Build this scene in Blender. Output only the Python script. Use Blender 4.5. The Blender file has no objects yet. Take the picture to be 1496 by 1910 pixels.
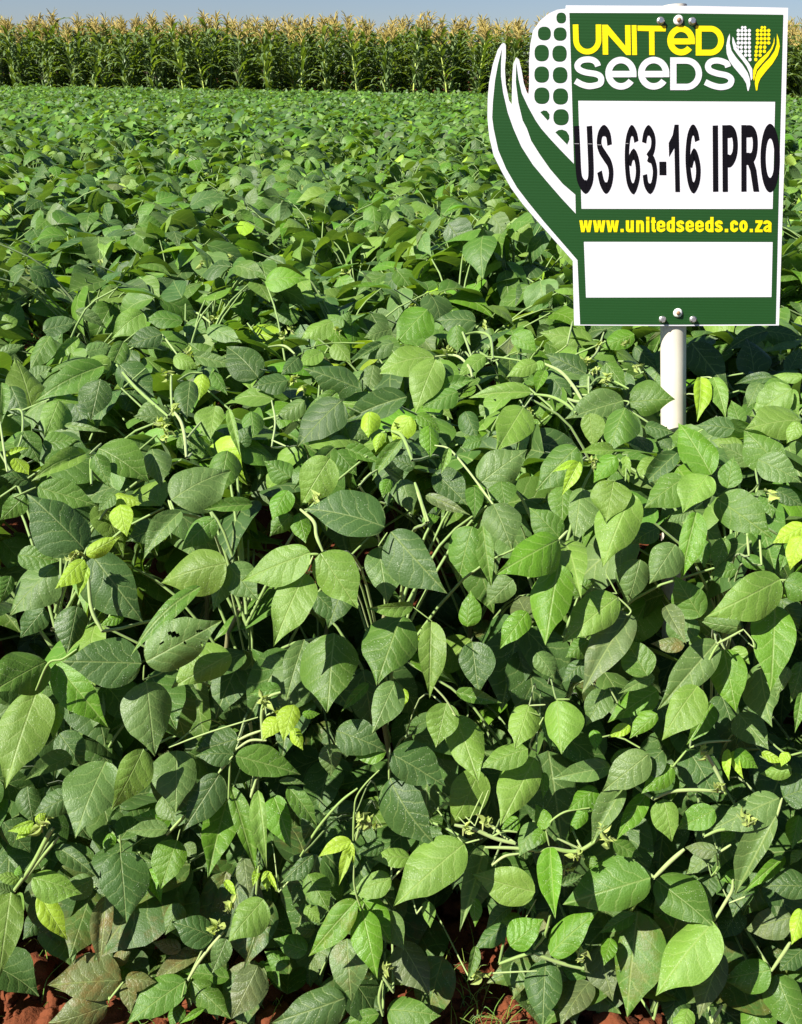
import bpy, math, random
import numpy as np
from mathutils import Matrix, Vector
from mathutils.geometry import tessellate_polygon

S = bpy.context.scene
COL = S.collection
rng = np.random.default_rng(7)
random.seed(7)

# ------------------------------------------------------------ camera
PITCH, ROLL, FPX = math.radians(23.32), math.radians(0.75), 1900.0
CX, CY = 748.0, 955.0
CAM = np.array([0.0, 0.0, 1.2])
_f = np.array([0, math.cos(PITCH), -math.sin(PITCH)])
_u0 = np.array([0, math.sin(PITCH), math.cos(PITCH)])
_r0 = np.array([1.0, 0, 0])
_r = _r0 * math.cos(ROLL) + _u0 * math.sin(ROLL)
_u = _u0 * math.cos(ROLL) - _r0 * math.sin(ROLL)
cd = bpy.data.cameras.new('camera'); cam = bpy.data.objects.new('camera', cd); COL.objects.link(cam)
cd.sensor_fit = 'VERTICAL'; cd.sensor_height = 24.0; cd.lens = FPX / 1910.0 * 24.0
cd.clip_start = 0.02; cd.clip_end = 5000
M = Matrix(((_r[0], _u[0], -_f[0], CAM[0]), (_r[1], _u[1], -_f[1], CAM[1]), (_r[2], _u[2], -_f[2], CAM[2]), (0, 0, 0, 1)))
cam.matrix_world = M
S.camera = cam

# ------------------------------------------------------------ light
SUN = np.array([-0.62, -0.37, 0.69]); SUN /= np.linalg.norm(SUN)      # towards the sun
w = bpy.data.worlds.new('World'); S.world = w; w.use_nodes = True
nt = w.node_tree; bg = nt.nodes['Background']
sky = nt.nodes.new('ShaderNodeTexSky'); sky.sky_type = 'NISHITA'; sky.sun_disc = False
sky.sun_elevation = math.asin(SUN[2]); sky.sun_rotation = math.atan2(SUN[0], SUN[1])
sky.air_density = 1.0; sky.dust_density = 0.3; sky.ozone_density = 4.0
mxs = nt.nodes.new('ShaderNodeMix'); mxs.data_type = 'RGBA'; mxs.blend_type = 'MULTIPLY'; mxs.inputs[0].default_value = 1.0
mxs.inputs[7].default_value = (0.76, 0.77, 0.92, 1)
nt.links.new(sky.outputs[0], mxs.inputs[6]); nt.links.new(mxs.outputs[2], bg.inputs[0]); bg.inputs[1].default_value = 0.050
sl = bpy.data.lights.new('sun', 'SUN'); sl.energy = 5.0; sl.angle = math.radians(0.5); sl.color = (1.0, 0.95, 0.86)
so = bpy.data.objects.new('sun', sl); COL.objects.link(so)
so.rotation_euler = Vector(SUN).to_track_quat('Z', 'Y').to_euler(); so.location = (-20, -20, 30)
S.view_settings.view_transform = 'Standard'; S.view_settings.look = 'None'; S.view_settings.gamma = 1.0
S.view_settings.exposure = 1.12
S.cycles.max_bounces = 4; S.cycles.diffuse_bounces = 1; S.cycles.transmission_bounces = 2
S.cycles.glossy_bounces = 2; S.cycles.transparent_max_bounces = 6
S.cycles.sample_clamp_indirect = 4.0

# ------------------------------------------------------------ helpers
def ray(px, py):
    """direction with forward component 1 through photo pixel"""
    px = np.asarray(px, float)[..., None]; py = np.asarray(py, float)[..., None]
    return _f + (px - CX) / FPX * _r - (py - CY) / FPX * _u

def project(P):
    d = P - CAM
    z = d @ _f
    return CX + FPX * (d @ _r) / z, CY - FPX * (d @ _u) / z, z

YT = np.array([-200, 300, 400, 480, 560, 600, 700, 800, 900, 1000, 1200, 1400, 1600, 1800, 1910, 2400.])
YR = np.array([6, 4.6, 3.5, 2.85, 2.35, 2.12, 1.74, 1.45, 1.24, 1.13, 1.06, 1.03, 1.0, 0.98, 0.965, 0.93])
def surf_range(py): return np.interp(py, YT, YR)
def at(px, py, layer=0.0):
    """photo pixel -> point on the front of the crop (layer = steps of depth into it)"""
    d = ray(px, py)
    t = surf_range(py) / d[..., 1]
    return CAM + d * (t + np.asarray(layer) * 0.045)[..., None]

def norm(a): return a / np.maximum(np.linalg.norm(a, axis=-1, keepdims=True), 1e-9)

def tag(o, label=None, cat=None, group=None, kind=None):
    if label: o['label'] = label
    if cat: o['category'] = cat
    if group: o['group'] = group
    if kind: o['kind'] = kind
    return o
def empty(name, loc):
    o = bpy.data.objects.new(name, None); COL.objects.link(o); o.location = loc; o.empty_display_size = 0.1
    return o
def link(name, me, parent=None):
    o = bpy.data.objects.new(name, me); COL.objects.link(o)
    if parent: o.parent = parent
    return o

class Geo:
    """collects quads / tris with uv and colour, builds one mesh"""
    def __init__(s): s.v = []; s.f = []; s.uv = []; s.c = []; s.n = 0
    def add(s, verts, faces, uv=None, col=None):
        verts = np.asarray(verts, float).reshape(-1, 3); faces = np.asarray(faces)
        k = len(verts)
        s.v.append(verts); s.f.append(faces + s.n)
        s.uv.append(np.zeros((k, 2)) if uv is None else np.asarray(uv, float).reshape(-1, 2))
        c = np.ones((k, 4)) if col is None else np.broadcast_to(np.asarray(col, float), (k, 4))
        s.c.append(c); s.n += k
    def mesh(s, name, mat, smooth=True, offset=None):
        me = bpy.data.meshes.new(name)
        V = np.concatenate(s.v) if s.v else np.zeros((0, 3))
        if offset is not None: V = V - offset
        UV = np.concatenate(s.uv); C = np.concatenate(s.c)
        tot = np.concatenate([np.full(len(f), f.shape[1]) for f in s.f]); flat = np.concatenate([f.reshape(-1) for f in s.f])
        start = np.concatenate([[0], np.cumsum(tot)[:-1]])
        me.vertices.add(len(V)); me.loops.add(len(flat)); me.polygons.add(len(tot))
        me.vertices.foreach_set('co', V.astype(np.float32).ravel())
        me.loops.foreach_set('vertex_index', flat.astype(np.int32))
        me.polygons.foreach_set('loop_start', start.astype(np.int32))
        me.polygons.foreach_set('loop_total', tot.astype(np.int32))
        me.polygons.foreach_set('use_smooth', np.full(len(tot), smooth))
        uvl = me.uv_layers.new(name='UVMap'); uvl.data.foreach_set('uv', UV[flat].astype(np.float32).ravel())
        at_ = me.color_attributes.new('tint', 'FLOAT_COLOR', 'POINT'); at_.data.foreach_set('color', C.astype(np.float32).ravel())
        me.materials.append(mat)
        me.update(calc_edges=True)
        return me

def tube(g, pts, rad, sides=6, col=None):
    pts = np.asarray(pts, float); n = len(pts)
    rad = np.broadcast_to(np.asarray(rad, float), (n,))
    t = norm(np.gradient(pts, axis=0))
    ref = np.array([0.31, 0.17, 0.93]) if abs(t[0][2]) < 0.9 else np.array([1.0, 0.1, 0.1])
    a = norm(np.cross(t, ref)); b = np.cross(t, a)
    ang = np.arange(sides) * 2 * math.pi / sides
    V = pts[:, None] + rad[:, None, None] * (np.cos(ang)[None, :, None] * a[:, None] + np.sin(ang)[None, :, None] * b[:, None])
    i, j = np.meshgrid(np.arange(n - 1), np.arange(sides), indexing='ij'); j2 = (j + 1) % sides
    F = np.stack([i * sides + j, i * sides + j2, (i + 1) * sides + j2, (i + 1) * sides + j], -1).reshape(-1, 4)
    uv = np.stack([np.tile(np.arange(sides) / sides, n), np.repeat(np.linspace(0, 1, n), sides)], -1)
    g.add(V, F, uv, col)

def smooth_path(pts, k=5):
    """Catmull-Rom through the points"""
    p = np.asarray(pts, float)
    if len(p) < 3: 
        t = np.linspace(0, 1, k + 1)[:, None]; return p[0] * (1 - t) + p[1] * t
    q = np.vstack([2 * p[0] - p[1], p, 2 * p[-1] - p[-2]]); out = []
    for i in range(1, len(q) - 2):
        for t in np.linspace(0, 1, k, endpoint=False):
            a, b, c, d = q[i - 1], q[i], q[i + 1], q[i + 2]
            out.append(0.5 * ((2 * b) + (-a + c) * t + (2 * a - 5 * b + 4 * c - d) * t * t + (-a + 3 * b - 3 * c + d) * t ** 3))
    out.append(p[-1]); return np.array(out)

def leaves(g, B, L, W, col, nu=6, nv=8, fold=None, arch=None, curl=None, sag=None, seed=0, asym=None):
    """B base (n,3); L base->tip vector (n,3); W half width vector (n,3); col (n,4)"""
    n = len(B); r = np.random.default_rng(seed)
    def dflt(x, lo, hi): return (r.uniform(lo, hi, n) if x is None else np.broadcast_to(x, (n,)))[:, None, None]
    fold = dflt(fold, -0.08, 0.42); arch = dflt(arch, -0.02, 0.15); curl = dflt(curl, 0.0, 0.35); sag = dflt(sag, 0.0, 0.0)
    ell = np.linalg.norm(L, axis=1)[:, None, None]; hw = np.linalg.norm(W, axis=1)[:, None, None]
    Ld = norm(L); Wd = norm(W); N = np.cross(Wd, Ld)
    v = (np.linspace(0, 1, nv + 1) ** 1.25)[None, :, None]; u = np.linspace(-1, 1, nu + 1)[None, None, :]
    wv = (v ** 0.58) * ((1 - v) ** 1.06) / ((0.3537 ** 0.58) * (0.6463 ** 1.06)) * (1 - 0.42 * np.clip((v - .66) / .34, 0, 1) ** .8 * (1 - np.clip((v - .9) / .1, 0, 1) * .3)) + 0.004
    ph = r.uniform(0, 6.28, n)[:, None, None]; bend = r.uniform(-0.06, 0.06, n)[:, None, None]
    asy = dflt(asym, -0.16, 0.16)
    x = u * wv * hw * (1 + asy * np.sign(u))
    x = x * (1 + 0.03 * np.sin(v * 13 + ph + u) * np.abs(u)) + bend * ell * np.sin(math.pi * v)
    y = v * ell - 0.04 * ell * np.abs(u) ** 2 * 0
    H = fold * np.abs(u) * wv * hw - curl * (u * wv) ** 2 * hw + arch * ell * 4 * v * (1 - v) - sag * ell * v ** 2
    H = H + r.uniform(.04, .17, n)[:, None, None] * hw * np.sin(v * 7 + ph * 2 + u * 1.5) * u ** 2 * wv + 0.03 * hw * np.sin(v * 5 - ph + u * 3)
    if nv >= 16:      # quilted blade between the side veins
        xl = np.abs(x) / ell
        H = H + 0.0024 * ell * np.sin((v - 0.95 * xl + .9 * xl * xl) * 2 * math.pi * 6.5 + ph) * np.minimum(np.abs(u) * 2, 1) * wv
    P = B[:, None, None] + Ld[:, None, None] * y[..., None] + Wd[:, None, None] * x[..., None] + N[:, None, None] * H[..., None]
    k = (nu + 1) * (nv + 1)
    i, j = np.meshgrid(np.arange(nv), np.arange(nu), indexing='ij')
    q = i * (nu + 1) + j
    F0 = np.stack([q, q + 1, q + nu + 2, q + nu + 1], -1).reshape(-1, 4)
    F = (np.arange(n)[:, None, None] * k + F0[None]).reshape(-1, 4)
    UV = np.stack([np.broadcast_to(x / ell, (n, nv + 1, nu + 1)), np.broadcast_to(v + 0 * u, (n, nv + 1, nu + 1))], -1)
    C = np.repeat(col, k, axis=0)
    g.add(P.reshape(-1, 3), F, UV.reshape(-1, 2), C)

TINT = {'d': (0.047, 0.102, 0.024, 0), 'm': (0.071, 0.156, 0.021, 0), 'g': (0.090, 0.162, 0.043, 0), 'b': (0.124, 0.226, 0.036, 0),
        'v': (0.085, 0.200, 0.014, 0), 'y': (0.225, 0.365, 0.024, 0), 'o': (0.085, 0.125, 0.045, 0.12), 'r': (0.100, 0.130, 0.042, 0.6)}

# ------------------------------------------------------------ materials
def mat(name):
    m = bpy.data.materials.new(name); m.use_nodes = True
    n = m.node_tree.nodes; l = m.node_tree.links
    return m, n, l, n['Principled BSDF']
def mth(n, l, op, a, b=None, c=None, clamp=False):
    x = n.new('ShaderNodeMath'); x.operation = op; x.use_clamp = clamp
    for i, s in enumerate((a, b, c)):
        if s is None: continue
        if isinstance(s, (int, float)): x.inputs[i].default_value = s
        else: l.new(s, x.inputs[i])
    return x.outputs[0]
def mixc(n, l, fac, a, b, mode='MIX'):
    x = n.new('ShaderNodeMix'); x.data_type = 'RGBA'; x.blend_type = mode
    for s, i in ((fac, 0), (a, 6), (b, 7)):
        if isinstance(s, (int, float)): x.inputs[i].default_value = s
        elif isinstance(s, tuple): x.inputs[i].default_value = s
        else: l.new(s, x.inputs[i])
    return x.outputs[2]

def leaf_material(name, detail=True, transl=0.20, rough=0.5):
    m, n, l, p = mat(name)
    att = n.new('ShaderNodeAttribute'); att.attribute_name = 'tint'
    col = att.outputs['Color']; rust = att.outputs['Alpha']
    geo = n.new('ShaderNodeNewGeometry')
    if detail:
        uvn = n.new('ShaderNodeUVMap'); sp = n.new('ShaderNodeSeparateXYZ'); l.new(uvn.outputs[0], sp.inputs[0])
        ax = mth(n, l, 'ABSOLUTE', sp.outputs[0])
        # side veins
        wob = n.new('ShaderNodeTexNoise'); wob.inputs['Scale'].default_value = 7; l.new(uvn.outputs[0], wob.inputs['Vector'])
        ph = mth(n, l, 'SUBTRACT', sp.outputs[1], mth(n, l, 'SUBTRACT', mth(n, l, 'MULTIPLY', ax, 1.15), mth(n, l, 'MULTIPLY', mth(n, l, 'MULTIPLY', ax, ax), 1.3)))
        ph = mth(n, l, 'MULTIPLY', mth(n, l, 'ADD', ph, mth(n, l, 'MULTIPLY', wob.outputs['Fac'], 0.16)), 5.7)
        fr = mth(n, l, 'PINGPONG', mth(n, l, 'ADD', ph, mth(n, l, 'MULTIPLY', mth(n, l, 'SIGN', sp.outputs[0]), 0.15)), 0.5)
        side = mth(n, l, 'SUBTRACT', 1.0, mth(n, l, 'MULTIPLY', fr, 12.0), clamp=True)
        fade = mth(n, l, 'SUBTRACT', 1.0, mth(n, l, 'MULTIPLY', ax, 2.2), clamp=True)
        side = mth(n, l, 'MULTIPLY', side, fade)
        mid = mth(n, l, 'SUBTRACT', 1.0, mth(n, l, 'MULTIPLY', ax, 70.0), clamp=True)
        vein = mth(n, l, 'MAXIMUM', mth(n, l, 'MULTIPLY', side, 0.85), mid)
        tc = n.new('ShaderNodeTexCoord')
        no = n.new('ShaderNodeTexNoise'); no.inputs['Scale'].default_value = 26; no.inputs['Detail'].default_value = 3
        l.new(tc.outputs['Object'], no.inputs['Vector'])
        no2 = n.new('ShaderNodeTexNoise'); no2.inputs['Scale'].default_value = 75; no2.inputs['Detail'].default_value = 2; l.new(tc.outputs['Object'], no2.inputs['Vector'])
        vor = n.new('ShaderNodeTexVoronoi'); vor.feature = 'DISTANCE_TO_EDGE'; vor.inputs['Scale'].default_value = 260
        l.new(tc.outputs['Object'], vor.inputs['Vector'])
        net = mth(n, l, 'SUBTRACT', 1.0, mth(n, l, 'MULTIPLY', vor.outputs['Distance'], 5.0), clamp=True)
        # mottled blade colour
        dark = mixc(n, l, 1.0, col, (0.62, 0.66, 0.62, 1), 'MULTIPLY')
        lite = mixc(n, l, 1.0, col, (1.28, 1.22, 1.12, 1), 'MULTIPLY')
        c0 = mixc(n, l, no.outputs['Fac'], dark, lite)
        c1 = mixc(n, l, mth(n, l, 'MULTIPLY', net, 0.16), c0, mixc(n, l, 1.0, col, (1.9, 1.7, 1.5, 1), 'MULTIPLY'))
        c2 = mixc(n, l, mth(n, l, 'MULTIPLY', vein, 0.75), c1, mixc(n, l, 0.55, col, (0.34, 0.42, 0.14, 1)))
        # rust and dust
        rn = n.new('ShaderNodeTexNoise'); rn.inputs['Scale'].default_value = 38; rn.inputs['Detail'].default_value = 6; rn.inputs['Roughness'].default_value = 0.7
        l.new(tc.outputs['Object'], rn.inputs['Vector'])
        rm = mth(n, l, 'MULTIPLY', mth(n, l, 'MULTIPLY', mth(n, l, 'SUBTRACT', rn.outputs['Fac'], 0.47), 7.0, clamp=True), rust)
        c3 = mixc(n, l, mth(n, l, 'MULTIPLY', rm, 0.65), c2, (0.21, 0.095, 0.022, 1))
        # dew and dust specks
        v2 = n.new('ShaderNodeTexVoronoi'); v2.feature = 'F1'; v2.inputs['Scale'].default_value = 330
        l.new(tc.outputs['Object'], v2.inputs['Vector'])
        sn = n.new('ShaderNodeTexNoise'); sn.inputs['Scale'].default_value = 30; l.new(tc.outputs['Object'], sn.inputs['Vector'])
        spk = mth(n, l, 'MULTIPLY', mth(n, l, 'LESS_THAN', v2.outputs['Distance'], 0.16), mth(n, l, 'GREATER_THAN', sn.outputs['Fac'], 0.57))
        c4 = mixc(n, l, mth(n, l, 'MULTIPLY', spk, 0.5), c3, (0.55, 0.6, 0.45, 1))
        bmp = n.new('ShaderNodeBump'); bmp.inputs['Strength'].default_value = 0.52; bmp.inputs['Distance'].default_value = 0.0013
        hsum = mth(n, l, 'ADD', mth(n, l, 'ADD', mth(n, l, 'MULTIPLY', mth(n, l, 'POWER', fr, 0.6), 1.3), mth(n, l, 'MULTIPLY', no2.outputs['Fac'], 1.0)), mth(n, l, 'ADD', mth(n, l, 'MULTIPLY', net, -0.22), mth(n, l, 'MULTIPLY', mid, -0.8)))
        l.new(hsum, bmp.inputs['Height']); l.new(bmp.outputs[0], p.inputs['Normal'])
        base = c4
        # the underside is paler and matt
        base = mixc(n, l, mth(n, l, 'MULTIPLY', geo.outputs['Backfacing'], 0.55), base, mixc(n, l, 0.5, base, (0.17, 0.26, 0.12, 1)))
        rr = n.new('ShaderNodeTexNoise'); rr.inputs['Scale'].default_value = 14; l.new(tc.outputs['Object'], rr.inputs['Vector'])
        l.new(mth(n, l, 'ADD', mth(n, l, 'MULTIPLY', rr.outputs['Fac'], 0.35), rough - 0.17), p.inputs['Roughness'])
    else:
        base = mixc(n, l, mth(n, l, 'MULTIPLY', geo.outputs['Backfacing'], 0.35), col, (0.15, 0.24, 0.11, 1))
        p.inputs['Roughness'].default_value = rough
    l.new(base, p.inputs['Base Color'])
    p.inputs['Specular IOR Level'].default_value = 0.33
    p.inputs['Sheen Weight'].default_value = 0.03; p.inputs['Sheen Roughness'].default_value = 0.4
    p.inputs['Sheen Tint'].default_value = (0.75, 0.9, 0.8, 1)
    tr = n.new('ShaderNodeBsdfTranslucent')
    l.new(mixc(n, l, 1.0, base, (2.4, 2.5, 0.5, 1), 'MULTIPLY'), tr.inputs['Color'])
    mx = n.new('ShaderNodeMixShader'); mx.inputs[0].default_value = transl
    l.new(p.outputs[0], mx.inputs[1]); l.new(tr.outputs[0], mx.inputs[2]); l.new(mx.outputs[0], n['Material Output'].inputs[0])
    return m

def simple(name, col, rough=0.6, var=0.15, scale=30, spec=0.4, bump=0.0, metallic=0.0, dist=0.002):
    m, n, l, p = mat(name)
    tc = n.new('ShaderNodeTexCoord'); no = n.new('ShaderNodeTexNoise'); no.inputs['Scale'].default_value = scale; no.inputs['Detail'].default_value = 5
    l.new(tc.outputs['Object'], no.inputs['Vector'])
    a = tuple(c * (1 - var) for c in col[:3]) + (1,); b = tuple(min(1, c * (1 + var)) for c in col[:3]) + (1,)
    l.new(mixc(n, l, no.outputs['Fac'], a, b), p.inputs['Base Color'])
    p.inputs['Roughness'].default_value = rough; p.inputs['Specular IOR Level'].default_value = spec; p.inputs['Metallic'].default_value = metallic
    if bump:
        bm = n.new('ShaderNodeBump'); bm.inputs['Strength'].default_value = bump; bm.inputs['Distance'].default_value = dist
        l.new(no.outputs['Fac'], bm.inputs['Height']); l.new(bm.outputs[0], p.inputs['Normal'])
    return m

def attr_material(name, rough=0.6, mul=1.0, transl=0.0, scale=60):
    m, n, l, p = mat(name)
    att = n.new('ShaderNodeAttribute'); att.attribute_name = 'tint'
    tc = n.new('ShaderNodeTexCoord'); no = n.new('ShaderNodeTexNoise'); no.inputs['Scale'].default_value = scale; no.inputs['Detail'].default_value = 4
    l.new(tc.outputs['Object'], no.inputs['Vector'])
    a = mixc(n, l, 1.0, att.outputs['Color'], (0.75, 0.75, 0.72, 1), 'MULTIPLY'); b = mixc(n, l, 1.0, att.outputs['Color'], (1.2, 1.2, 1.2, 1), 'MULTIPLY')
    c = mixc(n, l, no.outputs['Fac'], a, b)
    l.new(c, p.inputs['Base Color']); p.inputs['Roughness'].default_value = rough; p.inputs['Specular IOR Level'].default_value = 0.35
    p.inputs['Sheen Weight'].default_value = 0.15
    if transl:
        tr = n.new('ShaderNodeBsdfTranslucent'); l.new(mixc(n, l, 1.0, c, (1.8, 1.9, 0.6, 1), 'MULTIPLY'), tr.inputs['Color'])
        mx = n.new('ShaderNodeMixShader'); mx.inputs[0].default_value = transl
        l.new(p.outputs[0], mx.inputs[1]); l.new(tr.outputs[0], mx.inputs[2]); l.new(mx.outputs[0], n['Material Output'].inputs[0])
    return m

M_LEAF = leaf_material('soybean_leaf')
M_LEAF_FAR = leaf_material('soybean_leaf_far', detail=False)
M_STEM = attr_material('soybean_stem')
M_BUD = attr_material('soybean_bud', transl=0.25)
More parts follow.
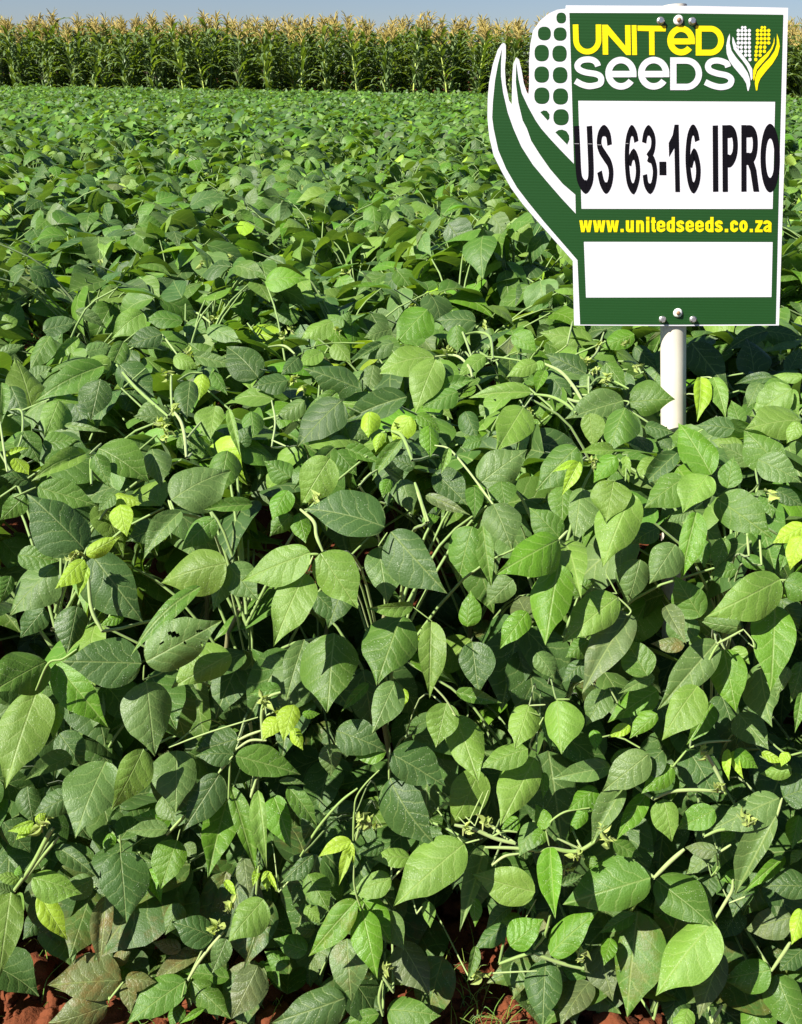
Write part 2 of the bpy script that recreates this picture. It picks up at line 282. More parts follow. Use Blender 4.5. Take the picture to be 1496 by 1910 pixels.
# ------------------------------------------------------------ what the near plants look like
# tile: origin in the photograph; leaflets as base x,y, tip x,y, width, tint, depth step (2.992 units per pixel)
TILES = {
'A': (0, 580, """180,545,85,262,190,b,1;580,305,190,510,150,m,0;665,300,840,470,210,d,1;905,130,700,200,120,d,0;690,170,590,390,110,m,0;
560,380,510,600,190,d,0;330,500,250,700,170,b,0;610,260,400,400,110,b,1;970,255,1110,320,90,b,1;1190,340,1270,470,70,m,0;1130,350,1110,500,90,y,0;
1060,390,1040,620,130,d,0;960,600,745,590,110,g,1;1200,530,1175,720,150,b,0;1275,545,1345,820,50,b,0;1400,560,1420,720,120,m,1;1440,370,1265,200,190,d,0;
550,770,812,945,230,m,0;480,795,175,950,110,b,0;530,800,620,990,110,m,0;210,985,545,1090,160,m,0;955,1055,1290,890,250,g,0;1270,780,1230,1000,210,m,1;
850,770,900,990,150,g,1;640,1025,790,1075,90,y,0;640,1020,560,1105,100,m,0;670,1080,710,1260,130,y,0;1410,1080,1130,1110,80,m,0;160,950,0,920,70,d,1;
140,1030,0,1170,120,m,1;80,820,150,905,100,y,0;30,810,170,765,30,y,0;10,400,5,640,70,m,0;240,110,440,60,110,d,0;280,140,165,340,120,m,0;440,150,290,290,70,b,0;
480,230,620,200,100,g,1;800,10,640,140,160,b,0;1020,60,830,60,120,m,0;1040,70,1150,120,110,m,0;1160,90,1350,180,100,g,0;1080,250,1320,310,80,g,0;
360,640,600,680,40,g,0;1000,700,1150,800,130,m,1;170,390,290,310,90,g,1;0,240,140,190,60,g,1;70,95,0,0,90,b,0;75,95,110,-60,90,m,0;420,0,600,105,60,g,0;
130,670,220,850,140,m,1;240,740,430,720,110,m,1;700,560,760,420,110,d,2;300,620,470,560,150,d,2;1200,300,1050,180,120,m,2;420,520,480,650,130,d,1;
870,520,760,600,100,g,1;1330,760,1400,640,100,d,1;60,420,150,620,130,d,2"""),
'B': (500, 580, """925,255,585,360,150,b,0;935,270,820,575,180,b,0;890,-10,705,195,190,v,0;690,100,535,150,120,g,1;360,60,195,150,120,b,0;420,90,330,20,70,m,0;
420,90,460,0,70,m,0;180,30,30,20,110,m,0;1160,60,960,60,180,d,0;1050,80,1060,230,110,m,1;700,180,490,270,90,g,0;110,390,-60,420,150,d,0;640,180,455,300,50,d,0;
505,430,195,320,160,d,0;590,300,560,460,100,g,1;775,480,400,630,150,d,0;410,500,180,740,220,d,0;385,455,160,660,120,m,0;205,500,40,610,100,g,0;
170,260,70,360,90,d,0;300,230,165,310,90,b,1;370,180,450,280,120,b,0;570,560,560,690,140,y,0;450,640,560,720,90,g,1;800,590,700,750,130,y,0;
900,640,905,820,110,v,0;830,580,960,670,80,v,0;640,680,600,790,60,y,0;745,715,580,950,75,m,-1;430,765,640,855,80,m,0;345,820,180,1090,210,b,0;
370,760,135,1000,120,m,0;380,780,480,900,150,m,1;130,930,0,850,170,m,1;110,1000,30,1160,130,v,0;1180,965,1425,790,230,g,0;1425,535,1270,790,200,b,0;
1470,455,1120,485,90,b,0;1060,450,860,540,110,m,1;950,440,1165,380,80,m,0;1210,250,1060,370,90,b,0;1500,290,1330,370,90,b,0;1365,130,1500,230,110,v,0;
1010,765,965,910,45,b,0;1190,720,1090,760,90,m,1;1300,950,1320,1080,190,m,1;880,1030,1130,1140,70,o,0;1150,980,1150,1160,100,m,1;930,900,1090,1060,200,d,2;
820,870,700,830,110,d,1;680,940,640,1030,80,v,1;1100,560,1160,700,130,d,2;740,940,800,1110,160,g,2;960,300,1040,420,110,d,2"""),
'C': (996, 580, """532,508,752,495,240,m,0;500,500,170,605,150,g,0;510,540,425,765,220,m,0;310,570,330,765,130,b,1;240,760,40,975,240,m,0;445,950,405,1150,270,b,-1;
970,915,850,1100,230,b,-1;840,930,615,1100,190,m,0;990,915,805,625,190,v,0;1080,990,1115,810,130,m,1;930,370,910,620,100,y,0;1000,370,1070,600,110,b,0;
1120,660,905,640,110,d,0;1150,640,1100,500,100,m,1;1490,610,1180,660,190,b,0;1480,620,1410,740,90,b,0;1440,435,1205,590,170,b,0;1430,440,1480,600,80,b,0;
1370,880,1175,670,210,m,0;1250,830,1495,960,160,g,0;1350,1000,1500,1090,100,d,1;1225,850,1030,740,110,g,1;1165,760,990,720,90,b,1;1500,370,1335,360,60,b,0;
1420,340,1480,220,120,d,1;1290,110,1500,150,110,d,1;1300,110,1060,230,100,d,1;880,180,1090,450,180,d,1;1230,370,1190,180,220,d,2;1330,370,1120,410,60,d,1;
1260,400,1200,520,130,g,1;1430,420,1255,480,100,m,1;290,350,60,240,150,d,0;110,380,200,520,130,d,1;300,350,290,490,80,g,1;400,290,500,420,140,m,0;
330,180,30,120,150,b,1;560,130,370,220,110,v,1;560,200,690,330,90,d,0;450,780,250,790,70,b,0;460,810,350,940,140,v,0;255,840,155,1030,75,y,-1;240,840,100,900,40,y,-1;
690,825,560,940,90,b,1;510,810,530,960,60,b,0;800,790,590,990,110,d,1;50,280,0,330,60,b,0;60,330,10,460,70,v,0;560,700,640,800,130,d,2;620,640,780,680,90,d,1;
700,700,760,760,110,d,2;1250,1000,1350,1160,120,g,1"""),
'D': (0, 900, """470,375,150,65,290,d,0;510,400,800,780,290,d,1;480,405,675,300,90,y,-1;470,430,305,595,110,y,-1;490,470,435,640,60,y,-1;310,470,55,745,210,g,1;
100,405,330,440,130,m,1;1265,450,900,560,240,b,0;1275,460,1440,655,190,g,0;1265,470,1190,720,120,g,1;1120,580,730,965,90,m,-1;815,1000,1240,770,260,g,0;
790,1010,345,1000,270,d,0;815,1110,860,1495,300,g,0;310,1010,605,1370,200,v,1;260,1000,-60,1180,260,m,0;205,1165,30,1710,280,b,0;1290,960,955,1150,200,b,1;
690,740,555,800,60,v,1;430,690,380,920,200,d,1;1010,160,800,430,120,g,0;1200,200,1010,380,130,m,1;1330,1430,1090,1500,170,d,1;330,1230,300,1440,90,b,1;
60,520,0,680,100,m,1;900,250,700,330,140,d,1;250,700,120,860,150,d,2;330,1400,480,1600,170,d,2"""),
'E': (400, 900, """950,250,500,150,250,d,0;985,275,1300,620,250,d,0;915,360,960,650,240,g,1;535,390,150,550,200,b,-1;590,395,800,705,240,b,-1;510,505,330,915,220,b,-1;
1440,245,1360,560,210,m,1;1110,690,845,700,80,b,0;1050,740,905,1135,290,m,0;1210,775,1200,1205,150,b,-1;670,840,630,1275,320,m,0;500,880,400,1220,140,g,1;
1010,1110,880,1400,170,g,0;1060,1150,1010,1300,70,y,1;680,1385,960,1500,200,d,0;445,1240,385,1445,120,y,-1;370,1320,270,1440,100,y,-1;440,1370,495,1496,70,y,0;
490,1290,590,1290,45,v,0;1295,1230,1235,1480,175,b,0;1345,1300,1475,1680,200,b,0;370,1150,195,1180,90,m,1;390,990,255,1030,80,g,1;860,1120,705,1280,60,m,1;
740,560,640,800,190,d,2;560,620,700,760,170,d,2;430,180,320,290,120,m,1;470,170,510,340,110,v,1;1160,220,1260,190,60,v,0"""),
'F': (850, 900, """575,320,220,515,230,v,-1;575,455,500,910,220,v,-1;600,325,700,650,190,b,0;580,310,410,140,160,m,0;210,120,300,340,250,g,0;700,30,660,350,170,g,1;
985,60,820,475,240,b,0;600,20,590,240,140,m,1;150,240,200,590,100,m,1;1030,430,960,670,190,g,1;1225,345,1080,565,190,g,0;1345,165,1255,545,140,v,0;
905,640,595,895,210,b,0;740,880,620,970,120,m,1;970,730,705,1180,210,o,0;715,1000,600,1110,120,d,1;1070,1080,940,865,180,m,0;1110,1080,905,1180,80,g,0;
1460,885,1125,1270,190,g,0;1350,1135,1150,1440,200,b,-1;1130,1160,850,1340,150,v,1;1125,1290,970,1430,100,v,0;975,1360,850,1425,70,y,0;840,1160,740,1335,170,g,0;
565,1215,590,1510,215,b,-1;410,1240,330,1490,170,b,0;65,805,80,630,150,v,0;400,720,245,930,130,v,0;450,950,550,1100,120,g,0;320,540,170,690,150,g,1;
0,1170,260,1230,80,m,0;90,890,130,1180,190,d,1;495,1300,530,1496,60,m,1;770,1380,780,1500,70,v,1;1130,250,1000,330,150,d,1;640,620,760,560,110,m,2"""),
'G': (996, 900, """1375,540,960,750,240,b,0;1345,685,1320,1170,240,v,0;1400,550,1560,620,200,m,0;1060,930,1130,1285,200,v,0;1020,90,1335,315,220,m,0;
1520,240,1330,340,110,y,0;1500,300,1430,490,110,y,0;930,750,805,550,230,m,1;735,690,850,900,100,o,0;900,870,760,680,170,g,1;1160,810,920,770,130,g,1;
840,910,650,900,80,r,1;900,920,900,860,100,b,1;1100,930,1200,1010,90,b,1;1260,1010,1330,1365,200,g,1;1420,1030,1350,1200,90,g,1;1496,1000,1430,1230,110,m,1;
1140,1290,1310,1490,170,g,1;990,1230,850,1465,120,v,1;1420,340,1370,500,60,m,1;1070,310,1010,490,100,m,1;930,310,950,480,80,m,1;850,170,745,220,70,g,1;
1290,60,1330,200,110,m,1;1130,480,980,520,90,m,1;1160,420,1300,500,80,m,1;1496,1170,1455,1400,60,m,0;1380,650,1480,820,140,d,1;1040,1180,1120,1420,150,d,2"""),
'H': (0, 1400, """800,-10,620,330,180,b,-1;590,60,420,490,280,g,0;400,30,130,170,110,g,1;985,0,980,350,250,g,0;910,250,980,400,130,g,1;960,390,740,370,120,v,1;
940,440,700,450,95,g,0;1225,130,1020,450,180,d,0;1265,280,1160,710,190,v,0;1290,200,1430,690,110,v,0;1440,220,1490,660,90,b,-1;1305,20,1090,30,110,d,0;
1315,30,1680,135,170,m,0;670,565,705,965,270,d,0;990,500,900,765,190,v,0;1030,520,1100,600,80,g,1;590,810,555,1200,120,r,0;180,710,460,800,170,b,0;
220,800,380,1060,130,y,0;60,790,-10,1290,220,b,0;110,790,110,1040,100,b,1;110,720,-30,700,70,b,1;60,790,-30,760,90,g,1;320,540,540,705,110,d,0;
520,720,350,800,170,g,1;190,400,40,450,50,y,0;185,410,85,500,60,y,0;200,400,255,350,50,y,0;90,700,110,640,40,v,0;680,1280,265,1310,260,r,0;
640,1200,730,1120,80,r,1;700,1270,850,1290,130,r,0;710,1290,730,1470,90,r,0;600,1420,270,1520,200,r,0;700,1526,580,1480,80,r,1;1035,1285,705,1530,190,m,0;
1070,1290,1290,1500,150,m,0;1440,1200,1290,1500,190,o,0;1130,1115,830,1320,100,r,1;1280,1270,1000,1230,110,m,1;1190,1040,970,960,190,d,0;1010,1110,850,1070,90,r,1;
1000,850,920,1030,110,g,1;1470,830,1270,1070,190,b,-1;1265,1050,1180,1245,110,g,-1;1500,830,1360,1220,140,d,0;1360,600,1390,830,110,o,1;1255,725,1320,825,45,y,0;
1440,660,1410,760,40,y,0;1490,670,1490,770,80,y,0;440,980,400,1190,60,g,1;620,460,590,560,80,v,1;20,400,170,570,160,d,2;1140,1440,1000,1526,40,v,0;
1010,1420,960,1530,110,m,1;1440,1190,1540,1260,80,v,1;830,660,900,860,90,v,1;400,250,210,350,160,d,2;150,200,180,380,160,d,2;240,900,130,1050,120,d,2"""),
'I': (500, 1400, """685,20,990,200,230,d,0;680,155,935,530,250,d,0;660,10,450,0,130,v,0;1180,110,1040,380,240,b,1;1490,40,1295,420,220,b,0;1450,-10,1180,100,140,b,0;
350,-40,350,120,150,g,1;30,250,130,545,150,v,0;110,200,275,425,110,m,0;60,170,210,190,40,g,0;1095,520,700,870,270,b,-1;465,505,280,595,80,y,-1;465,510,395,755,60,y,-1;
460,510,480,635,40,y,-1;795,600,580,605,110,b,0;690,715,455,800,140,b,0;495,835,225,1150,150,v,-1;525,890,610,1275,170,v,-1;510,815,690,1080,130,v,0;
440,1050,465,1400,210,g,0;660,900,760,1110,150,g,0;740,1070,905,1370,200,o,0;665,1445,965,1480,220,m,0;620,1470,400,1526,90,m,0;430,1380,20,1520,240,d,0;
640,1450,470,1380,140,d,1;265,1000,150,990,90,d,1;220,1120,30,1050,130,m,1;110,1200,-20,1120,110,m,1;220,690,340,900,150,m,0;190,750,140,860,80,d,1;
250,580,70,740,90,d,0;0,680,55,790,30,y,0;210,870,290,970,80,b,1;650,520,480,580,80,d,1;1210,530,1070,1010,110,g,0;1490,790,1140,690,210,b,0;
1150,820,1155,985,70,v,0;1350,870,1215,1000,80,g,1;1420,950,1290,960,90,b,1;1330,970,1150,1110,110,d,1;1160,1090,1110,1290,60,m,0;1350,1090,1540,940,170,v,0;
1420,1150,1370,1390,120,g,1;880,840,905,990,75,b,1;1500,400,1400,590,130,g,0;1400,380,1300,440,90,v,1;10,1160,75,1340,70,m,1;280,330,200,500,120,d,2"""),
'J': (996, 1400, """650,710,160,860,290,m,0;680,720,980,970,260,m,0;580,895,520,1490,290,m,0;1000,955,680,1370,290,b,-1;1045,1125,920,1500,180,o,0;90,540,120,940,135,v,-1;
90,1140,365,895,170,v,0;65,1170,50,1540,200,d,0;310,1290,150,1540,180,o,0;360,1090,440,1400,190,o,1;430,1045,390,1200,90,v,0;1370,265,985,445,190,g,0;
1390,260,1560,200,260,d,0;1350,365,1120,810,150,g,0;1320,1225,1085,1270,240,m,0;1350,1250,1480,1560,230,m,0;1275,1345,1200,1620,240,m,0;1440,930,1175,1000,180,o,1;
1540,760,1310,760,190,d,0;1500,880,1435,1085,110,y,0;1200,690,1030,720,90,v,1;1200,740,1110,930,150,d,1;1400,590,1170,790,80,v,1;1020,560,840,540,90,o,0;
1015,570,850,690,120,g,1;980,690,960,840,130,d,1;1010,330,795,440,150,v,0;720,270,770,510,150,b,0;630,240,460,500,110,v,0;640,20,380,230,190,g,0;
500,200,320,520,140,g,0;780,90,600,240,130,v,0;720,0,560,190,150,d,0;860,0,1020,290,220,d,1;1080,-10,1090,170,50,y,0;1110,0,1170,160,50,y,0;1120,0,1250,100,90,v,0;
1440,100,1260,130,90,b,0;1270,10,1400,70,50,y,0;1420,10,1380,90,60,y,0;430,90,95,160,120,g,0;440,80,540,-20,90,m,1;350,210,190,330,140,v,0;290,330,200,460,80,v,1;
60,440,0,540,90,v,0;65,440,10,300,90,v,0;60,120,50,270,50,v,1;440,510,610,600,90,m,1;290,590,350,680,80,m,1;150,750,280,690,50,d,1;560,910,360,1020,90,m,1;
800,1310,760,1526,190,d,1;860,1440,830,1600,150,b,0;290,1270,150,1210,100,m,1;1496,1110,1380,1220,150,d,1;330,1400,410,1440,90,b,1;1500,560,1430,640,60,b,1;
1480,360,1440,550,110,v,1;1120,450,1040,520,80,v,1;80,900,0,1040,90,r,1;1150,880,1040,1060,160,d,2"""),
}
# stems and leaf stalks: tile | width | x,y x,y ...
STALKS = """A|25|1040,820 1030,700 1010,620 970,560;A|18|1045,710 1120,620;A|20|650,300 760,430 940,590;A|18|960,560 955,450 955,350;A|16|990,390 1060,350 1130,345;
A|16|500,800 565,740;A|20|505,820 510,970;A|16|100,770 125,680 120,560 60,550;A|14|0,620 20,760 40,900;A|14|80,1040 200,985;A|12|520,310 600,300;A|12|905,130 990,245;
A|14|1080,0 1130,30 1180,70;A|16|970,1110 950,1060;B|16|0,200 90,195 150,240;B|16|20,760 40,620 20,500;B|26|805,835 770,740 740,690 690,670;B|16|510,975 560,920 620,880;
B|18|930,255 1050,250 1120,310 1140,370;B|20|1100,130 1180,120 1240,150 1255,270;B|12|1275,215 1320,180 1360,140;B|14|1210,255 1300,260 1420,280;B|14|1030,0 1090,130 1140,270;
B|26|885,1180 850,1050 820,960;B|14|930,750 1010,770 1100,870 1180,975 1255,1080;B|12|20,720 100,755;B|12|1480,470 1430,540;B|18|720,520 760,570;B|10|200,215 350,180 540,180;
C|22|60,295 150,340 220,420 275,510;C|22|0,465 100,480 180,520 235,570;C|16|305,470 310,350 360,310;C|16|310,420 360,375 420,380 530,435;C|16|300,280 350,230 390,120;
C|14|470,280 560,290 600,350;C|14|185,190 215,60;C|18|250,840 330,830 355,860;C|12|930,370 1000,380 1060,480;C|12|520,800 510,950;C|14|1250,970 1235,880;C|12|500,500 530,510 510,540;
C|12|940,1070 890,1110;D|26|570,830 510,700 490,480;D|16|200,1160 270,1010 350,985 430,930;D|12|800,1100 805,1020;D|16|960,160 940,100;D|12|940,1480 1150,1400 1440,1310;
D|8|1265,455 1130,580;E|26|605,385 570,300 555,220 480,150;E|20|535,400 580,400;E|14|515,500 550,410;E|12|915,355 965,280;E|24|1195,220 1150,100 1130,40;
E|24|270,1440 265,1280 300,1200 370,1170;E|20|130,1440 190,1410 260,1385;E|18|120,1490 200,1440 290,1440;E|14|290,1300 370,1260;E|14|1215,1130 1290,1210 1345,1300;
E|8|1110,695 1215,775;F|20|575,320 625,270;F|14|578,455 580,330;F|14|210,120 130,25;F|12|905,640 975,710 965,740;F|10|900,620 840,510;F|12|500,1240 410,1245;F|10|410,1280 470,1300;
F|14|490,1310 415,1460 450,1500;F|12|860,1150 905,1230;F|14|560,1210 635,1210;F|16|1480,880 1430,960 1350,1130;G|14|1350,680 1390,550;G|16|1370,545 1410,545;G|16|1170,820 1080,870 1020,900;
G|12|1040,890 1065,930;G|18|1190,300 1200,410;G|16|1260,320 1270,460;G|10|1170,820 1220,880 1230,920;G|16|870,1480 960,1450 1100,1440;H|28|80,780 180,640 270,470 300,430;
H|20|140,720 240,590 330,480;H|10|675,570 670,470;H|16|1220,125 1300,30;H|14|1275,270 1285,50;H|8|990,500 1005,440;H|18|930,470 1030,360;H|20|1050,1280 1110,1180 1180,1090 1250,1010;
H|10|1035,1290 1010,1400;H|20|1430,800 1445,640;H|14|610,1390 690,1290;H|20|1400,260 1430,160;I|12|480,370 490,270 540,190 630,100;I|18|180,590 280,430 400,290 500,210;
I|14|675,10 675,160;I|16|475,500 480,340;I|16|490,500 510,420;I|14|480,640 480,740 500,830 525,890;I|14|690,720 790,610 850,530;I|28|1040,415 1150,440 1270,490 1380,520;
I|16|1250,480 1320,450 1390,455;I|12|1090,520 1200,490;I|22|1210,540 1380,545 1500,560;I|18|1250,640 1320,590 1400,575;I|10|1110,420 1200,230;I|10|1155,420 1230,220;
I|20|640,1480 620,1380 640,1280;I|20|640,1260 700,1350;I|22|1290,1190 1400,1150 1470,1130;I|12|1130,1280 1240,1245 1500,1230;I|8|1440,930 1496,830;I|10|60,790 150,690;
I|10|290,1250 320,1180;I|12|830,910 860,870;J|14|65,440 100,390 180,340 310,320;J|12|65,440 85,530;J|28|0,565 100,550 250,560 400,460;J|16|130,490 270,555;
J|24|670,270 760,230 900,220 1060,230;J|24|1065,210 1000,80 950,0;J|28|670,710 760,620 840,550;J|20|950,480 1030,445 1120,440;J|16|1030,570 1100,525;J|10|1020,570 1025,650 990,700;
J|20|1005,950 1060,860 1105,780 1110,720;J|16|1015,960 1045,1110;J|18|0,1110 60,1030 90,920;J|24|0,1130 130,1180 280,1220;J|22|1325,1230 1400,1120 1430,1070;J|16|1325,1240 1270,1340;
J|14|775,90 850,0;J|16|1385,265 1355,370;J|18|1130,350 1190,420;J|20|990,1520 1050,1420;J|18|670,1500 690,1400;J|10|1090,850 1220,800;J|10|1260,30 1350,80;J|14|1420,30 1496,10"""
BUDS = """A960,550 A915,630 A925,700 A930,350 A1050,230 A1190,40 B140,390 B200,440 B1000,240 B720,650 B1210,90 B400,110 B90,140 C350,190 C510,180 C570,310 C330,340
C410,385 C300,280 C340,860 C1380,270 D420,400 E275,1230 E560,100 E350,1300 H230,420 H1210,980 H1300,850 I520,400 I570,400 I660,1230 I1190,1250 I1090,440 I1200,410 J380,450 J250,580
J170,660 J420,500 J1200,400 J250,1130 J1030,200 J960,20"""
TS = 2.992
# ------------------------------------------------------------ soybeans: where plants stand
ROWS = [1.27]
while ROWS[-1] < 7.6: ROWS.append(ROWS[-1] + (0.36 if ROWS[-1] < 3 else 0.42))
PLANTS = []        # (x, y, row index)
for ri, yy in enumerate(ROWS):
    half = 0.40 * yy + (0.62 if yy < 3 else 0.25)
    dx = 0.235 if yy < 2 else 0.30
    k = int(half // dx) + 1
    for i in range(-k, k + 1):
        PLANTS.append((i * dx + (ri % 2) * dx / 2 + rng.uniform(-.03, .03), yy + rng.uniform(-.04, .04), ri))
PLANTS = PLANTS[:300]
LAST_Y = PLANTS[-1][1]
ORDINAL = 'first second third fourth fifth sixth seventh eighth ninth tenth eleventh twelfth thirteenth fourteenth fifteenth sixteenth seventeenth eighteenth nineteenth twentieth'.split()
GROUP = 'soybean plants of the near field'

def hull_ok(P, margin=0.03):
    """keeps the filling leaves behind the front of the crop and out of the way of the post"""
    px, py, z = project(P)
    d = ray(np.clip(px, 0, 1496), np.clip(py, -200, 2400))
    D = surf_range(np.clip(py, -200, 2400)) / d[:, 1]
    ok = (z > D + margin) | ((py < 560) & (z > D * .78))
    ok &= (z > D + np.where(py > 880, margin * 4.6, margin)) | (py < 560) | (margin < .03)
    post = (px > 1180) & (px < 1345) & (py > 560) & (py < 800) & (z < 1.9)
    sign = (px > 880) & (px < 1496) & (py < 620) & (z < 1.95)
    return ok & ~post & ~sign

TINT_P = ['d'] * 22 + ['m'] * 30 + ['v'] * 12 + ['b'] * 19 + ['g'] * 13 + ['o'] * 2 + ['y'] * 2
def rand_tints(r, n, far=False):
    c = np.array([TINT[TINT_P[i]] for i in r.integers(0, len(TINT_P), n)])
    c[:, :3] *= r.uniform(0.82, 1.2, (n, 1)) * r.uniform(0.93, 1.07, (n, 3))
    return c

SIZE = [0.082, 0.135]
def trifoliates(r, P, az, z_low=None):
    """three leaflets at every node P: base, L, W, size"""
    n = len(P); B = []; L = []; W = []
    size = r.uniform(*SIZE, n)
    droop = r.uniform(0.05, 0.75, n)
    o = np.stack([np.cos(az), np.sin(az), 0 * az], -1)
    N0 = norm(np.array([0, 0, 1.0]) * r.uniform(.6, 1.1, (n, 1)) + SUN * r.uniform(.1, .7, (n, 1)) + o * r.uniform(-.1, .6, (n, 1)) + r.normal(0, .34, (n, 3)))
    for k, a in enumerate((0.0, 1.35, -1.35)):
        aa = az + a + r.normal(0, .12, n)
        ok = np.stack([np.cos(aa), np.sin(aa), 0 * aa], -1)
        N = norm(N0 + ok * r.uniform(.05, .85, (n, 1)) + r.normal(0, .12, (n, 3)))
        d = norm(ok - N * (ok * N).sum(1, keepdims=True))
        s = size * (1.08 if k == 0 else 0.95) * r.uniform(.9, 1.08, n)
        Wd = np.cross(d, N)
        B.append(P + d * (0.028 if k == 0 else 0.006)); L.append(d * s[:, None]); W.append(Wd * (s * r.uniform(.27, .37, n))[:, None])
    return np.concatenate(B), np.concatenate(L), np.concatenate(W)

def canopy_z(x, y): return 0.735 + 0.044 * np.sin(x * 9.7 + 2.1 * np.sin(y * 3.1)) * np.sin(y * 8.3 + 1.7 * np.sin(x * 2.7)) + 0.028 * np.sin(x * 5.1 + y * 2.3) + 0.022 * np.sin(x * 2.3 - y * 4.7 + 1) + 0.02 * np.sin(y * 17.0) * (y < 3)

STEM_GREEN = (0.20, 0.30, 0.085, 1); STEM_PALE = (0.42, 0.50, 0.22, 1); STEM_OLD = (0.17, 0.17, 0.07, 1)
def random_plant(seed, x, y, leafg, stemg, budg, ntri, near, radius=0.25, world=True):
    r = np.random.default_rng(seed)
    n = ntri
    rad = radius * np.sqrt(r.uniform(0.02, 1, n)); an = r.uniform(0, 6.283, n)
    depth = np.minimum(r.exponential(0.085 if near else 0.11, n), 0.58)
    P = np.stack([x + rad * np.cos(an), y + rad * np.sin(an), 0 * an], -1)
    P[:, 2] = (canopy_z(P[:, 0], P[:, 1]) if world else 0.735) + 0.02 - depth - 0.25 * (rad / radius) ** 2 * 0.12 + r.normal(0, .028, n)
    P[:, 2] = np.minimum(P[:, 2], (canopy_z(P[:, 0], P[:, 1]) if world else .735) + .03)
    az = an + r.normal(0, .7, n)
    B, L, W = trifoliates(r, P, az)
    col = rand_tints(r, 3 * n)
    low = np.tile(depth, 3) > 0.4
    col[low, 3] = r.uniform(0, 0.8, low.sum())
    if world and near:
        ok = hull_ok(B) & hull_ok(B + L) & hull_ok(B + L * .5 + W) & hull_ok(B + L * .5 - W)
    else:
        ok = np.ones(len(B), bool)
    nu, nv = (6, 10) if near else (4, 6)
    leaves(leafg, B[ok], L[ok], W[ok], col[ok], nu, nv, seed=seed, sag=r.uniform(0, .38, ok.sum()))
    tri_ok = ok.reshape(3, n).any(0)
    # main stem and leaf stalks
    top = canopy_z(x, y) - (0.28 if near else .06) if world else 0.52
    mp = np.array([[x, y, 0], [x + r.normal(0, .01), y + r.normal(0, .01), .2], [x + r.normal(0, .02), y + r.normal(0, .02), .42], [x + r.normal(0, .03), y + r.normal(0, .03) + .02, top]])
    tube(stemg, smooth_path(mp, 3), np.linspace(.0055, .0028, 10), 6 if near else 4, STEM_OLD)
    for i in np.nonzero(tri_ok)[0]:
        p = P[i]; zb = max(0.03, p[2] - 0.10 - rad[i] * .7 * r.uniform(.5, 1.0))
        b = np.array([x, y, zb]); m = (b + p) / 2 + np.array([0, 0, 0.02 + .12 * rad[i]])
        pp = smooth_path([b, m, p], 3 if near else 2)
        tube(stemg, pp, np.linspace(.0026, .0016, len(pp)), 5 if near else 3, STEM_GREEN)
    # pale folded shoots at the top
    for _ in range(2 if near else 1):
        q = np.array([x + r.uniform(-.15, .15), y + r.uniform(-.15, .15), (canopy_z(x, y) if world else .735) - .02 + r.uniform(-.03, .03)])
        if world and near and not hull_ok(q[None], .0)[0]: continue
        if near: budg.append(Geo()); shoot(budg[-1], q, r, .9)
        else: shoot(budg, q, r, .9)

def shoot(g, q, r, s=1.0):
    """cluster of cream green unopened leaflets"""
    n = r.integers(4, 7)
    a = r.uniform(0, 6.28, n)
    d = norm(np.stack([np.cos(a), np.sin(a), r.uniform(-.8, 1.2, n)], -1))
    ln = r.uniform(.010, .024, n) * s
    t = norm(np.cross(d, r.normal(0, 1, (n, 3))))
    col = np.tile(np.array([[0.36, 0.45, 0.11, 1]]), (n, 1)); col[:, :3] *= r.uniform(.7, 1.15, (n, 1))
    leaves(g, np.tile(q, (n, 1)), d * ln[:, None], t * (ln * .26)[:, None], col, 4, 5, seed=int(r.integers(1e6)), fold=.9, arch=.1, curl=0)
    for k in range(3):
        e = q + d[k] * ln[k] * .5
        tube(g, np.array([q - (0, 0, .012 * s), q, e]), [.0013 * s, .0018 * s, .0006 * s], 5, (0.40, 0.46, 0.15, 1))

